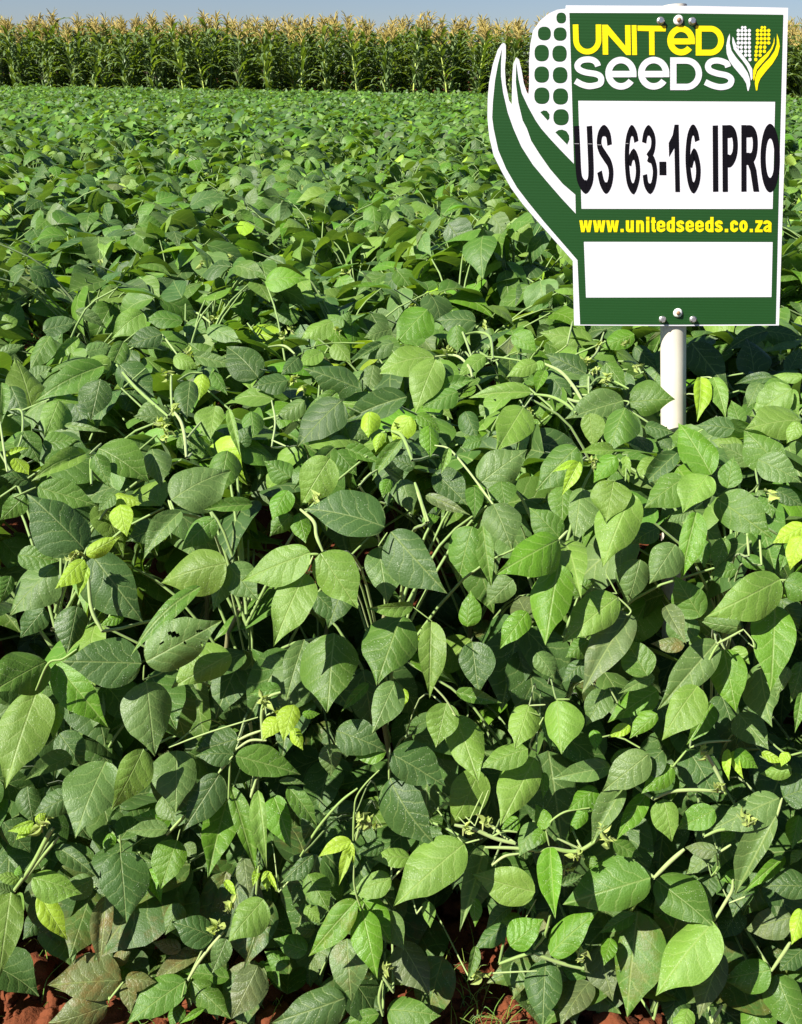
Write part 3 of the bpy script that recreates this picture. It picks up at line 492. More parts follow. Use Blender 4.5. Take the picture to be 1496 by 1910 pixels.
# leaflets read off the near plants
near_plants = [p for p in PLANTS if p[1] < 2.45]
NPX = np.array([[p[0], p[1]] for p in near_plants])
geos = [(Geo(), Geo(), []) for _ in near_plants]
def owner(P):
    d = (NPX[:, 0] - P[0]) ** 2 + ((NPX[:, 1] - P[1] - .17) * 1.0) ** 2
    return int(np.argmin(d))
hr = np.random.default_rng(11)
HOLED = {('D', 11)}
for key, (x0, y0, txt) in TILES.items():
    for hi, rec in enumerate(txt.replace('\n', '').split(';')):
        f = rec.split(','); bx, by, tx, ty, wd = (float(q) for q in f[:5]); tint = f[5]; lay = float(f[6])
        bx, by, tx, ty = x0 + bx / TS, y0 + by / TS, x0 + tx / TS, y0 + ty / TS; wd /= TS
        mx, my = (bx + tx) / 2, (by + ty) / 2
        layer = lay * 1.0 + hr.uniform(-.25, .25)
        C = at(mx, my, layer)                      # centre of the blade
        tocam = norm(CAM - C)
        up = 0.62 if my < 800 else (0.42 if my < 1000 else 0.22)
        N = norm(tocam * 1.0 + np.array([0, 0, 1.0]) * up + SUN * 0.12 + hr.normal(0, .20, 3))
        if (N * tocam).sum() < 0.62: N = norm(N + tocam * .6)
        def hit(px, py):
            d = ray(px, py); t = ((C - CAM) * N).sum() / (d * N).sum(); return CAM + d * t
        B = hit(bx, by); T = hit(tx, ty); L = T - B
        ll = math.hypot(tx - bx, ty - by); nx, ny = -(ty - by) / ll, (tx - bx) / ll
        Wv = (hit(mx + nx * wd / 2, my + ny * wd / 2) - hit(mx - nx * wd / 2, my - ny * wd / 2)) / 2
        Ld = norm(L); Wp = Wv - Ld * (Wv * Ld).sum(); Wp = Wp * 1.05
        rt = np.linalg.norm(Wp) / np.linalg.norm(L)
        if rt > .37: L = L * min(1.16, rt / .37); Wp = Wp * max(.80, .37 / rt)
        if (np.cross(norm(Wp), Ld) * tocam).sum() < 0: Wp = -Wp
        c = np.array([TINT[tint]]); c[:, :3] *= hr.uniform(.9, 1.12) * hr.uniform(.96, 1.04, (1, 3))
        if tint in 'dmvg' and hr.random() < .15 and by > 1650: c[0, 3] = hr.uniform(.1, .4)
        big = np.linalg.norm(L) * wd > 3
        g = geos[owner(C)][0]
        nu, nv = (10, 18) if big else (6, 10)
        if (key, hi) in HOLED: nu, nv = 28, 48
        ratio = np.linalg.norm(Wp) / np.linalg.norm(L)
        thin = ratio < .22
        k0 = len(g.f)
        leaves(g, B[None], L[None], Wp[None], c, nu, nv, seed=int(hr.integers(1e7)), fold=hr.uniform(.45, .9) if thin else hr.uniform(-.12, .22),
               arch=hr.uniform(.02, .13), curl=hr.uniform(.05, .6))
        if (key, hi) in HOLED:                      # insect holes
            pass
        if (key, hi) in HOLED:
            F = g.f[-1]; fi = np.arange(len(F)); ii, jj = fi // nu, fi % nu
            kill = np.zeros(len(F), bool)
            for _ in range(5):
                a, b = hr.integers(8, nv - 8), hr.integers(2, nu - 2); ra, rb_ = hr.uniform(.6, 2.6), hr.uniform(.6, 1.9); sk = hr.uniform(-.6, .6)
                kill |= (((ii - a) / ra) ** 2 + ((jj - b - sk * (ii - a)) / rb_) ** 2) < 1 + .5 * np.sin(ii * 2.1 + jj * 1.7)
            g.f[-1] = F[~kill]

# older leaves deeper in the front plants, tinted darker to deepen shade in the gaps
n_s = 300
spx = hr.uniform(-600, 2100, n_s); spy = np.where(hr.uniform(0, 1, n_s) < .85, hr.uniform(1400, 2150, n_s), hr.uniform(1150, 1450, n_s)); sl_ = hr.uniform(3.0, 8.5, n_s)
n_l = 720; lx = hr.uniform(-650, 2150, n_l); ly = hr.uniform(1780, 2330, n_l); keep = ~(((lx > -60) & (lx < 100)) | ((lx > 850) & (lx < 1040))) | (ly < 1800)
spx = np.concatenate([spx, lx[keep]]); spy = np.concatenate([spy, ly[keep]]); sl_ = np.concatenate([sl_, hr.uniform(.8, 2.6, keep.sum())])
SP = at(spx, spy, sl_); SP = SP[SP[:, 2] > .03]
n_g = 520; gx = hr.uniform(-1, 1, n_g); gy = hr.uniform(1.06, 1.95, n_g); gx = gx * (gy * .42 + .4)
SP = np.concatenate([SP, np.stack([gx, gy, hr.uniform(.05, .26, n_g)], -1)])
SB, SL, SW = trifoliates(hr, SP, hr.uniform(0, 6.283, len(SP)))
Nn = norm(norm(CAM - SB) + np.array([0, 0, .5]) + hr.normal(0, .45, SB.shape))
SLd = norm(SL - Nn * (SL * Nn).sum(1, keepdims=True) + np.array([0, 0, -.35])); SLd = norm(SLd - Nn * (SLd * Nn).sum(1, keepdims=True))
ln_ = np.linalg.norm(SL, axis=1, keepdims=True) * .95; wd_ = np.linalg.norm(SW, axis=1, keepdims=True)
SW = np.cross(SLd, Nn) * wd_; SL = SLd * ln_
ok = hull_ok(SB, .0) & hull_ok(SB + SL, .0) & ((SB + SL)[:, 2] > .01)
sc_ = rand_tints(hr, len(SB)); sc_[:, :3] = sc_[:, :3] * .25 + np.array(TINT['d'][:3]) * .75; sc_[:, 3] = np.where(SB[:, 2] < .2, hr.uniform(0, .5, len(SB)), 0)  # pulled towards dark green: gap shade put into the leaf colour
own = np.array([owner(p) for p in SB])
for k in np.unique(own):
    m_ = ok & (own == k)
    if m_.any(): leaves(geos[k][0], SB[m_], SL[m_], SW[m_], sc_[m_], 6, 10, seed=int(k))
for p in SP:
    k = owner(p); pl = near_plants[k]; b = np.array([pl[0], pl[1], max(.02, p[2] - .12)])
    if (p - CAM)[1] > 1.05: tube(geos[k][1], smooth_path([b, (b + p) / 2 + (0, 0, .02), p], 3), .0019, 5, STEM_GREEN)
for rec in STALKS.replace('\n', '').split(';'):
    t, wd, pts = rec.split('|'); x0, y0, _ = TILES[t]
    p2 = np.array([[float(c) for c in q.split(',')] for q in pts.split()]) / TS + np.array([x0, y0])
    P = at(p2[:, 0], p2[:, 1], np.full(len(p2), -.05))
    P = smooth_path(P, 6)
    rad = float(wd) / TS / 2 / FPX * .8 * np.linalg.norm(P[0] - CAM)
    q = hr.uniform(0, 1); pale = np.array(STEM_PALE) * q * .6 + np.array((0.20, 0.31, 0.07, 1)) * (1 - q * .6); pale[3] = 1
    tube(geos[owner(P[len(P) // 2])][1], P, rad * (1 - .35 * np.abs(np.linspace(-1, 1, len(P))) ** 3), 8, pale)
    if float(wd) >= 10:                              # carry thick stalks on down into the plant
        k = owner(P[0]); pl = near_plants[k]
        lo = P[0] if P[0][2] < P[-1][2] else P[-1]
        q = smooth_path([lo, lo * .5 + np.array([pl[0], pl[1], max(lo[2] - .15, .05)]) * .5 + np.array([0, .04, 0]), np.array([pl[0], pl[1], max(.02, lo[2] - .3)])], 5)
        tube(geos[k][1], q, rad * .85, 7, pale)
for b in BUDS.split():
    x0, y0, _ = TILES[b[0]]; bx, by = (float(q) for q in b[1:].split(','))
    q = at(x0 + bx / TS, y0 + by / TS, -.25); k = owner(q)
    geos[k][2].append(Geo()); shoot(geos[k][2][-1], q, hr, .8); shoot(geos[k][2][-1], q + hr.normal(0, .004, 3), hr, .55)

WHERE = [(-1e9, 'outside the left border'), (0, 'at the left border'), (250, 'halfway between left border and middle'), (520, 'just left of the middle'), (800, 'just right of the middle'),
         (1000, 'below the left side of the sign'), (1180, 'by the white sign post'), (1340, 'at the right border'), (1496, 'outside the right border')]
def where(x, y, z):
    px, py, zz = project(np.array([[x, y, z]]))
    return [t for a, t in WHERE if px[0] >= a][-1], px[0], py[0]
TRAITS = ['large dark blue-green leaves', 'bright yellow-green young top', 'three-leaflet sprays of mid green', 'pale grey-green drooping leaves', 'long cream leaf stalks',
          'broad quilted dark leaves', 'light green hanging leaflets', 'small cream folded shoots', 'narrow folded leaflets', 'glossy green pointed leaves']
for k, (x, y, ri) in enumerate(near_plants):
    lg, sg, bgeo = geos[k]
    random_plant(100 + k, x, y, lg, sg, bgeo, 38 if ri == 0 else 38, True)
    root = empty('soybean_plant', (x, y, 0.0)); off = np.array([x, y, 0.0])
    fo = link('foliage', lg.mesh('foliage', M_LEAF, offset=off), root)
    st = link('stem', sg.mesh('stem', M_STEM, offset=off), root)
    for bg_ in bgeo: link('young_shoot', bg_.mesh('young_shoot', M_BUD, offset=off), root)
    wh, px, _ = where(x, y, .5)
    tr = TRAITS[(k * 7 + ri) % len(TRAITS)]
    if ri == 0:
        lab = {0: 'front soybean plant', }[0] + ' over the red soil edge, ' + wh
        n_in = sum(1 for q in near_plants if q[2] == 0 and q[0] < x and where(q[0], q[1], .5)[0] == wh)
        tot = sum(1 for q in near_plants if q[2] == 0 and where(q[0], q[1], .5)[0] == wh)
        if tot > 1: lab = f'{ORDINAL[n_in]} of {tot} front row soybean plants over the soil {wh}'
    else:
        row_in = [q for q in near_plants if q[2] == ri]
        n_in = sum(1 for q in row_in if q[0] < x and where(q[0], q[1], .5)[0] == wh); tot = sum(1 for q in row_in if where(q[0], q[1], .5)[0] == wh)
        lab = f'{ORDINAL[ri]} row soybean plant {wh}' + (f', {ORDINAL[n_in]} of {tot}' if tot > 1 else '')
    tag(root, lab, 'plant', GROUP)

# the rest of the near field: copies of a dozen plants
protos = []
SIZE[:] = [0.078, 0.125]
for k in range(12):
    lg, sg, bgeo = Geo(), Geo(), Geo()
    random_plant(900 + k, 0, 0, lg, sg, bgeo, 44, False, .27, world=False)
    protos.append((lg.mesh('foliage', M_LEAF), sg.mesh('stem', M_STEM), bgeo.mesh('young_shoot', M_BUD)))
for i, (x, y, ri) in enumerate([p for p in PLANTS if p[1] >= 2.45]):
    root = empty('soybean_plant', (x, y, float(canopy_z(x, y)) - .735)); root.location.z = 0
    s = float(canopy_z(x, y)) / .735; root.scale = (1, 1, s); root.rotation_euler.z = rng.uniform(0, 6.28)
    for nm, me in zip(('foliage', 'stem', 'young_shoot'), protos[rng.integers(12)]): link(nm, me, root)
    wh, px, _ = where(x, y, .5)
    if 880 < px < 1500: wh = 'behind the sign'
    tag(root, f'leafy soybean plant in the {ORDINAL[ri]} row of the field, {wh}', 'plant', GROUP)

# farther out nobody can count them
def field_edge(x): return 25.2 - 0.185 * x          # where the maize begins
g = Geo(); r = np.random.default_rng(5)
def scatter(y0, y1, dens, nu, nv, zspread, sc=1.0):
    area_n = int(dens * (y1 - y0) * (0.40 * (y0 + y1) + 1.6))
    y = y0 + (y1 - y0) * r.uniform(0, 1, area_n) ; half = 0.40 * y + 0.8 + y * .06
    x = r.uniform(-1, 1, area_n) * half
    k = y < field_edge(x) + .25; x, y = x[k], y[k]
    z = canopy_z(x, y) + 0.03 - np.minimum(r.exponential(zspread, len(x)), .5) + r.normal(0, .02, len(x))
    B, L, W = trifoliates(r, np.stack([x, y, z], -1), r.uniform(0, 6.28, len(x)))
    c = rand_tints(r, len(B)); c[:, 3] = 0
    leaves(g, B, L * sc, W * sc, c, nu, nv, seed=9)
SIZE[:] = [0.072, 0.118]
scatter(LAST_Y + .12, 11.5, 290, 2, 4, .10)
scatter(11.5, 17, 240, 2, 3, .08, 1.0)
scatter(17, 31, 170, 2, 2, .07, 1.05)
# low growth between the first maize rows
n_ = 10000; x = r.uniform(-15, 15, n_); y = field_edge(x) + r.uniform(0, 4.5, n_); z = r.uniform(.08, .75, n_)
B, L, W = trifoliates(r, np.stack([x, y, z], -1), r.uniform(0, 6.28, n_)); c = rand_tints(r, len(B)) * .8; c[:, 3] = 0
leaves(g, B, L * 1.3, W * 1.3, c, 2, 2, seed=10)
tag(link('soybean_canopy', g.mesh('soybean_canopy', M_LEAF_FAR)), 'closed canopy of green soybean leaves running back to the maize', 'crop', kind='stuff')
# ------------------------------------------------------------ maize
M_MAIZE = leaf_material('maize_leaf', detail=False, transl=0.22, rough=0.42)
M_STALK = attr_material('maize_stalk'); M_TASSEL = attr_material('maize_tassel', transl=.2)
def maize(seed, bright):
    r = np.random.default_rng(seed)
    st, fo, ta, ea = Geo(), Geo(), Geo(), Geo()
    H = r.uniform(2.12, 2.32); lean = r.normal(0, .09, 2)
    zz = np.linspace(0, H, 9); path = np.stack([lean[0] * zz * zz * .4, lean[1] * zz * zz * .4, zz], -1)
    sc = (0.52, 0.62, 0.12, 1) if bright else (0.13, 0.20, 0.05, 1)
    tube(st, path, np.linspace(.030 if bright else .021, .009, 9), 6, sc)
    for z in np.linspace(.2, H - .2, 9): tube(st, [[0, 0, z - .008], [0, 0, z], [0, 0, z + .008]], [.018, .024, .018], 6, (0.22, 0.26, 0.08, 1))
    az0 = r.uniform(0, 3.14)
    def blade(z, az, ln, wd, rise, tint):
        n = 9; t = np.linspace(0, 1, n)
        # rises from the stalk, then arches over
        el = rise - t ** 1.3 * r.uniform(1.5, 2.5)
        ds = ln / (n - 1)
        rr = np.concatenate([[0], np.cumsum(np.cos(el[:-1]) * ds)]); hh = np.concatenate([[0], np.cumsum(np.sin(el[:-1]) * ds)])
        tw = az + .25 * r.normal() * t
        c = np.stack([rr * np.cos(tw), rr * np.sin(tw), z + hh], -1) + np.array([lean[0] * z * z * .4, lean[1] * z * z * .4, 0])
        s = np.stack([-np.sin(tw), np.cos(tw), 0 * t], -1)
        w = wd * np.clip(np.minimum(.45 + t * 3, 1) * (1 - t ** 2.2), .03, 1) / 2
        up = np.stack([-np.sin(el) * np.cos(tw), -np.sin(el) * np.sin(tw), np.cos(el)], -1)
        wave = .012 * np.sin(t * 19 + r.uniform(0, 6))[:, None] * up
        V = np.stack([c - s * w[:, None] + up * .35 * w[:, None] + wave, c, c + s * w[:, None] + up * .35 * w[:, None] - wave], 1)
        i, j = np.meshgrid(np.arange(n - 1), np.arange(2), indexing='ij'); q = i * 3 + j
        fo.add(V, np.stack([q, q + 1, q + 4, q + 3], -1).reshape(-1, 4), None, tint)
    k = 28
    for i in range(k):
        z = .18 + (H - .3) * i / (k - 1)
        if bright and z < .95 and i % 3: continue
        az = az0 + math.pi * (i % 2) + r.normal(0, .45)
        base = np.array([0.100, 0.150, 0.034]) * r.uniform(.75, 1.35)
        if r.random() < .2: base = np.array([0.20, 0.26, 0.09])
        if z < .6 and r.random() < .3: base = np.array([0.26, 0.21, 0.10])
        blade(z, az, r.uniform(.6, .9) * (1 - .35 * abs(z / H - .5)), r.uniform(.08, .125), r.uniform(.85, 1.25), tuple(base) + (0,))
    top = path[-1]
    tube(ta, [top, top + (0, 0, .16), top + (lean[0], lean[1], .42)], [.008, .009, .004], 4, (0.40, 0.38, 0.11, 1))
    for i in range(24):
        a = r.uniform(0, 6.28); z = -.12 + .33 * r.random(); ln = r.uniform(.17, .30); sp = r.uniform(.45, 1.0)
        b = top + np.array([0, 0, z]); d = np.array([math.cos(a) * sp, math.sin(a) * sp, 1.0]); d /= np.linalg.norm(d)
        e = b + d * ln; m = b + d * ln * .5 + (0, 0, .02); e[2] -= .05 * sp
        q = r.uniform(.75, 1.2)
        tube(ta, [b, m, e], [.007, .012, .006], 4, (0.48 * q, 0.37 * q, 0.09 * q, 1))
    for s_ in range(1):
        a = az0 + 1.2; z = r.uniform(.95, 1.15); d = np.array([math.cos(a) * .4, math.sin(a) * .4, .9])
        b = np.array([0, 0, z]) + d * .03
        tube(ea, [b, b + d * .07, b + d * .16, b + d * .23], [.012, .030, .026, .008], 7, (0.20, 0.29, 0.08, 1))
        for q in range(7):
            v = b + d * .22; tube(ea, [v, v + d * .03 + r.normal(0, .015, 3), v + d * .03 + r.normal(0, .03, 3) - (0, 0, .03)], .004, 3, (0.10, 0.05, 0.03, 1))
    return [('stalk', st, M_STALK), ('foliage', fo, M_MAIZE), ('tassel', ta, M_TASSEL), ('ear', ea, M_STALK)]
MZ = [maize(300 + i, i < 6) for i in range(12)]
MZM = [[(n_, g_.mesh('maize_' + n_, m_)) for n_, g_, m_ in p] for p in MZ]
r = np.random.default_rng(21)
spots = []; extra = []
for row in range(-22, 22):
    x0 = row * .70 + .2
    for dpt in range(20):
        x = x0 + r.normal(0, .05) + dpt * .035; y = field_edge(x0) + .15 + dpt * .23 + r.normal(0, .04)
        (spots if (-15 <= row < 15 and dpt < 10) else extra).append((x, y, dpt, row))
for x, y, dpt, row in spots:
    o = empty('maize_plant', (x, y, 0)); o.rotation_euler.z = r.uniform(0, 6.28); s = r.uniform(.79, .96); o.scale = (s, s, s)
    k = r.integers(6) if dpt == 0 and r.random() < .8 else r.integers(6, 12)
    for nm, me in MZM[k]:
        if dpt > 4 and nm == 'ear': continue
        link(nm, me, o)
    px, _, _ = project(np.array([[x, y, 1.5]]))
    wh = ('at the left' if px[0] < 300 else 'left of the middle' if px[0] < 620 else 'right of the middle' if px[0] < 900 else 'left beside the sign' if px[0] < 1060 else 'behind the sign' if px[0] < 1460 else 'at the right border')
    if dpt == 0:
        lab = f'tasselled maize plant at the front edge of the stand, {wh}'
    else: lab = f'tasselled maize plant, {ORDINAL[dpt]} from the front of its row, {wh}'
    tag(o, lab, 'maize plant', 'maize plants along the field edge')
G4 = {'foliage': (Geo(), M_MAIZE), 'tassel': (Geo(), M_TASSEL), 'stalk': (Geo(), M_STALK)}
cache = [{n_: (np.concatenate(g_.v), g_) for n_, g_, _ in p if n_ != 'ear'} for p in MZ]
for x, y, dpt, row in extra:
    k = r.integers(6, 12); a = r.uniform(0, 6.28); s = r.uniform(.82, .98)
    R = np.array([[math.cos(a), -math.sin(a), 0], [math.sin(a), math.cos(a), 0], [0, 0, 1]]) * s
    for n_, (V, g_) in cache[k].items():
        G = G4[n_][0]; base = 0
        V2 = V @ R.T + np.array([x, y, 0]); F = np.concatenate(g_.f)
        G.add(V2, F, None, np.concatenate(g_.c))
root = empty('maize_stand', (0, 30, 0)); tag(root, 'dense maize standing in rows behind the first plants', 'crop', kind='stuff')
for n_, (G, m_) in G4.items():
    tag(link(n_, G.mesh('stand_' + n_, m_, offset=np.array([0, 30, 0.])), root), kind='stuff')
# ------------------------------------------------------------ red soil
def soil_material():
    m, n, l, p = mat('red_soil')
    tc = n.new('ShaderNodeTexCoord')
    a = n.new('ShaderNodeTexNoise'); a.inputs['Scale'].default_value = 9; a.inputs['Detail'].default_value = 9; a.inputs['Roughness'].default_value = .65; l.new(tc.outputs['Object'], a.inputs['Vector'])
    b = n.new('ShaderNodeTexNoise'); b.inputs['Scale'].default_value = 140; b.inputs['Detail'].default_value = 4; l.new(tc.outputs['Object'], b.inputs['Vector'])
    c = mixc(n, l, a.outputs['Fac'], (0.085, 0.022, 0.009, 1), (0.20, 0.058, 0.020, 1))
    c = mixc(n, l, mth(n, l, 'MULTIPLY', b.outputs['Fac'], .5), c, (0.15, 0.05, 0.024, 1))
    l.new(c, p.inputs['Base Color']); p.inputs['Roughness'].default_value = .95; p.inputs['Specular IOR Level'].default_value = .15
    bm = n.new('ShaderNodeBump'); bm.inputs['Strength'].default_value = .9; bm.inputs['Distance'].default_value = .01
    l.new(mth(n, l, 'ADD', a.outputs['Fac'], mth(n, l, 'MULTIPLY', b.outputs['Fac'], .4)), bm.inputs['Height']); l.new(bm.outputs[0], p.inputs['Normal'])
    return m
M_SOIL = soil_material()
def hnoise(x, y):
    s = 0
    for k, (fx, fy, a, p_) in enumerate([(31, 17, .008, .3), (-23, 41, .007, 1.7), (67, 29, .004, 2.2), (-51, 83, .004, .9), (121, -77, .002, 3.1), (97, 139, .002, 4.4)]):
        s = s + a * np.sin(fx * x + fy * y + p_ + 1.5 * np.sin(fy * .4 * x - fx * .3 * y))
    return s
xs = np.concatenate([[-1500, -300, -60, -20, -8, -3], np.arange(-1.2, 1.2, .012), [3, 8, 20, 60, 300, 1500]])
ys = np.concatenate([[-1500, -200, -40, -8, -2, 0, .4], np.arange(.7, 1.7, .012), [2.5, 5, 10, 20, 40, 80, 300, 2500]])
X, Y = np.meshgrid(xs, ys); fine = (np.abs(X) < 1.3) & (Y > .6) & (Y < 1.8)
Z = np.where(fine, hnoise(X, Y), 0.0)
g = Geo(); nx = len(xs); i, j = np.meshgrid(np.arange(len(ys) - 1), np.arange(nx - 1), indexing='ij'); q = i * nx + j
g.add(np.stack([X, Y, Z], -1), np.stack([q, q + 1, q + nx + 1, q + nx], -1).reshape(-1, 4))
tag(link('ground', g.mesh('ground', M_SOIL)), 'red clay soil under the crop', 'ground', kind='structure')
# clods
import bmesh
def rock(r):
    bm = bmesh.new(); bmesh.ops.create_icosphere(bm, subdivisions=3, radius=1.0)
    ph = r.uniform(0, 6.28, 6)
    for v in bm.verts:
        c = v.co; k = 1 + .22 * math.sin(3 * c.x + ph[0]) * math.sin(3.3 * c.y + ph[1]) + .16 * math.sin(7 * c.z + 5 * c.x + ph[2]) + .09 * math.sin(15 * c.y + 11 * c.z + ph[3]) + .05 * math.sin(27 * c.x - 21 * c.z + ph[4])
        v.co = c * k
    V = np.array([v.co[:] for v in bm.verts]); F = np.array([[v.index for v in f.verts] for f in bm.faces]); bm.free(); return V, F
r = np.random.default_rng(4); shapes = [rock(r) for _ in range(5)]; g = Geo()
for k in range(2300):
    x = r.uniform(-1.15, 1.15); y = r.uniform(.78, 1.35); s = min(.004 + r.exponential(.006), .034)
    V, F = shapes[k % 5]; a = r.uniform(0, 6.28); R = np.array([[math.cos(a), -math.sin(a), 0], [math.sin(a), math.cos(a), 0], [0, 0, 1]])
    g.add((V * np.array([s * r.uniform(.7, 1.3), s, s * .75])) @ R.T + np.array([x, y, float(hnoise(x, y)) + s * .25]), F)
tag(link('soil_clods', g.mesh('soil_clods', M_SOIL)), 'crumbly red soil clods along the bottom edge', 'soil', kind='stuff')
# grass
g = Geo()
for k in range(420):
    cx, wx = ((-.42, .16) if k % 3 == 0 else (.10, .12) if k % 3 == 1 else (.0, .5))
    x = cx + r.normal(0, wx * .6); y = r.uniform(.86, 1.12); a = r.uniform(0, 6.28); ln = r.uniform(.02, .055)
    z = float(hnoise(x, y)); b = np.array([x, y, z]); d = np.array([math.cos(a), math.sin(a), 0])
    p = smooth_path([b, b + d * ln * .25 + (0, 0, ln * .7), b + d * ln * .8 + (0, 0, ln * .9)], 3)
    tube(g, p, np.linspace(.0011, .0003, len(p)), 3, (0.16 * r.uniform(.8, 1.6), 0.30, 0.04, 1))
tag(link('grass', g.mesh('grass', M_BUD)), 'thin green grass sprouts in the red soil', 'grass', kind='stuff')
# ------------------------------------------------------------ field sign
def board_mat(name, col, rough=.5, spec=.3):
    m, n, l, p = mat(name)
    tc = n.new('ShaderNodeTexCoord'); sp = n.new('ShaderNodeSeparateXYZ'); l.new(tc.outputs['Object'], sp.inputs[0])
    no = n.new('ShaderNodeTexNoise'); no.inputs['Scale'].default_value = 9; no.inputs['Detail'].default_value = 4; l.new(tc.outputs['Object'], no.inputs['Vector'])
    sn = mth(n, l, 'SINE', mth(n, l, 'MULTIPLY', sp.outputs[1], 2 * math.pi / .0046))
    st = n.new('ShaderNodeTexNoise'); st.noise_dimensions = '1D'; st.inputs['Scale'].default_value = 160; l.new(sp.outputs[1], st.inputs['W'])
    f = mth(n, l, 'ADD', mth(n, l, 'MULTIPLY', mth(n, l, 'MULTIPLY', sn, st.outputs['Fac']), .5), mth(n, l, 'MULTIPLY', no.outputs['Fac'], .6), clamp=True)
    a = tuple(c * .95 for c in col) + (1,); b = tuple(min(1, c * 1.06 + (.004 if col[1] > .01 else 0)) for c in col) + (1,)
    l.new(mixc(n, l, f, a, b), p.inputs['Base Color']); p.inputs['Roughness'].default_value = rough; p.inputs['Specular IOR Level'].default_value = spec
    bm = n.new('ShaderNodeBump'); bm.inputs['Strength'].default_value = .10; bm.inputs['Distance'].default_value = .0004
    l.new(sn, bm.inputs['Height']); l.new(bm.outputs[0], p.inputs['Normal'])
    return m
MS = {'white': board_mat('sign_white', (0.66, 0.665, 0.70)), 'green': board_mat('sign_green', (0.010, 0.060, 0.010)),
      'yellow': board_mat('sign_yellow', (0.78, 0.66, 0.0)), 'black': board_mat('sign_black', (0.003, 0.0025, 0.005), .8, .1)}
# plane of the board: through pixel (1263,600) at range 1.76, leaning back a little
O = CAM + ray(1263, 607) * (1.76 / ray(1263, 607)[1])
lean = math.radians(7)
PN = np.array([0.0, -math.cos(lean), math.sin(lean)]); PX = np.array([1.0, 0, 0]); PY = np.cross(PN, PX)
SM = Matrix(((PX[0], PY[0], PN[0], O[0]), (PX[1], PY[1], PN[1], O[1]), (PX[2], PY[2], PN[2], O[2]), (0, 0, 0, 1)))
def loc(pts):
    pts = np.asarray(pts, float); d = ray(pts[:, 0], pts[:, 1]); t = ((O - CAM) @ PN) / (d @ PN)
    P = CAM + d * t[:, None] - O
    return np.stack([P @ PX, P @ PY], -1)
post_dir = loc([(1263, 10)])[0]; ang = math.atan2(post_dir[0], post_dir[1])
sign = empty('field_sign', (0, 0, 0)); 
base_xy = loc([(1263, 607)])[0]
# foot of the post on the ground, along the lean of the board
pd3 = norm(PX * post_dir[0] + PY * post_dir[1]); foot = O - pd3 * (O[2] / pd3[2]) - PN * .028
sign.location = foot
tag(sign, 'green and white field sign on a white pole, reading US 63-16 IPRO', 'sign')
IM = Matrix.Translation(Vector(foot)).inverted() @ SM
class Flat:
    def __init__(s): s.g = Geo(); s.z = 0.0
    def poly(s, pts, dz=0.0):
        P = loc(pts); V = np.column_stack([P, np.full(len(P), s.z + dz)])
        tr = tessellate_polygon([[Vector(v) for v in V]]); s.g.add(V, np.array(tr))
    def ribbon(s, pts, wx, wy=None, closed=False, dz=0.0, k=0):
        wy = wy or wx; p = np.asarray(pts, float)
        keep = np.r_[True, np.linalg.norm(np.diff(p, axis=0), axis=1) > .05]; p = p[keep]
        if k: p = smooth_path(p, k)
        if closed: t = np.roll(p, -1, 0) - np.roll(p, 1, 0); t1 = norm(np.roll(p, -1, 0) - p); t0 = norm(p - np.roll(p, 1, 0))
        else:
            t1 = norm(np.vstack([p[1:] - p[:-1], p[-1:] - p[-2:-1]])); t0 = norm(np.vstack([p[1:2] - p[:1], p[1:] - p[:-1]]))
        nn = norm(t0 + t1); nrm = np.stack([-nn[:, 1], nn[:, 0]], -1); c = np.clip((nn * t1).sum(1), .6, 1)[:, None]
        off = nrm * np.array([wx, wy]) / 2 / c
        V = np.concatenate([loc(p + off), loc(p - off)]); n = len(p); V = np.column_stack([V, np.full(2 * n, s.z + dz)])
        i = np.arange(n if closed else n - 1); j = (i + 1) % n
        s.g.add(V, np.stack([i, j, j + n, i + n], -1))
    def ring(s, cx, cy, ro, ri, k=48):
        a = np.linspace(0, 2 * math.pi, k, endpoint=False)
        A = np.stack([cx + ro[0] * np.cos(a), cy + ro[1] * np.sin(a)], -1); B = np.stack([cx + ri[0] * np.cos(a), cy + ri[1] * np.sin(a)], -1)
        V = np.column_stack([np.concatenate([loc(A), loc(B)]), np.full(2 * k, s.z)]); i = np.arange(k); j = (i + 1) % k
        s.g.add(V, np.stack([i, j, j + k, i + k], -1))
    def build(s, name, m, parent=sign):
        o = link(name, s.g.mesh(name, m, smooth=False), parent); o.matrix_local = IM; return o
def T(ox, oy, sc): return lambda pts: [(ox + x / sc, oy + y / sc) for x, y in pts]
c1 = T(900, 0, 7.48); c2 = T(900, 240, 7.48); c3 = T(1060, 30, 7.48); c4 = T(1240, 10, 6.233); c5 = T(1060, 210, 7.124); c6 = T(1260, 210, 6.8)

OUT = [(1056, 10), (1300, 11), (1470, 14.5), (1463, 300), (1453, 607), (1262, 608), (1071.5, 607), (1069, 487)] + c2([(1255, 1840), (980, 1530), (740, 1260), (560, 1050), (400, 830), (270, 600), (160, 380), (100, 130), (85, 0)]) + \
    c1([(72, 1640), (75, 1380), (95, 1150), (145, 900), (215, 690), (265, 615), (295, 600), (318, 612), (326, 650), (325, 800), (312, 960), (325, 1180), (370, 1400), (412, 1460), (415, 1250), (420, 1030), (435, 880), (470, 800),
        (510, 830), (545, 980), (575, 1160), (620, 1290), (645, 1315), (655, 1200), (655, 850), (670, 620), (710, 420), (800, 290), (920, 190), (1040, 135), (1165, 120)])
P2 = loc(OUT); n = len(P2); g = Geo()
F = np.array(tessellate_polygon([[Vector((a, b, 0)) for a, b in P2]]))
g.add(np.column_stack([P2, np.zeros(n)]), F); g.add(np.column_stack([P2, np.full(n, -.004)]), F[:, ::-1])
sd = np.concatenate([np.column_stack([P2, np.zeros(n)]), np.column_stack([P2, np.full(n, -.004)])]); i = np.arange(n); j = (i + 1) % n
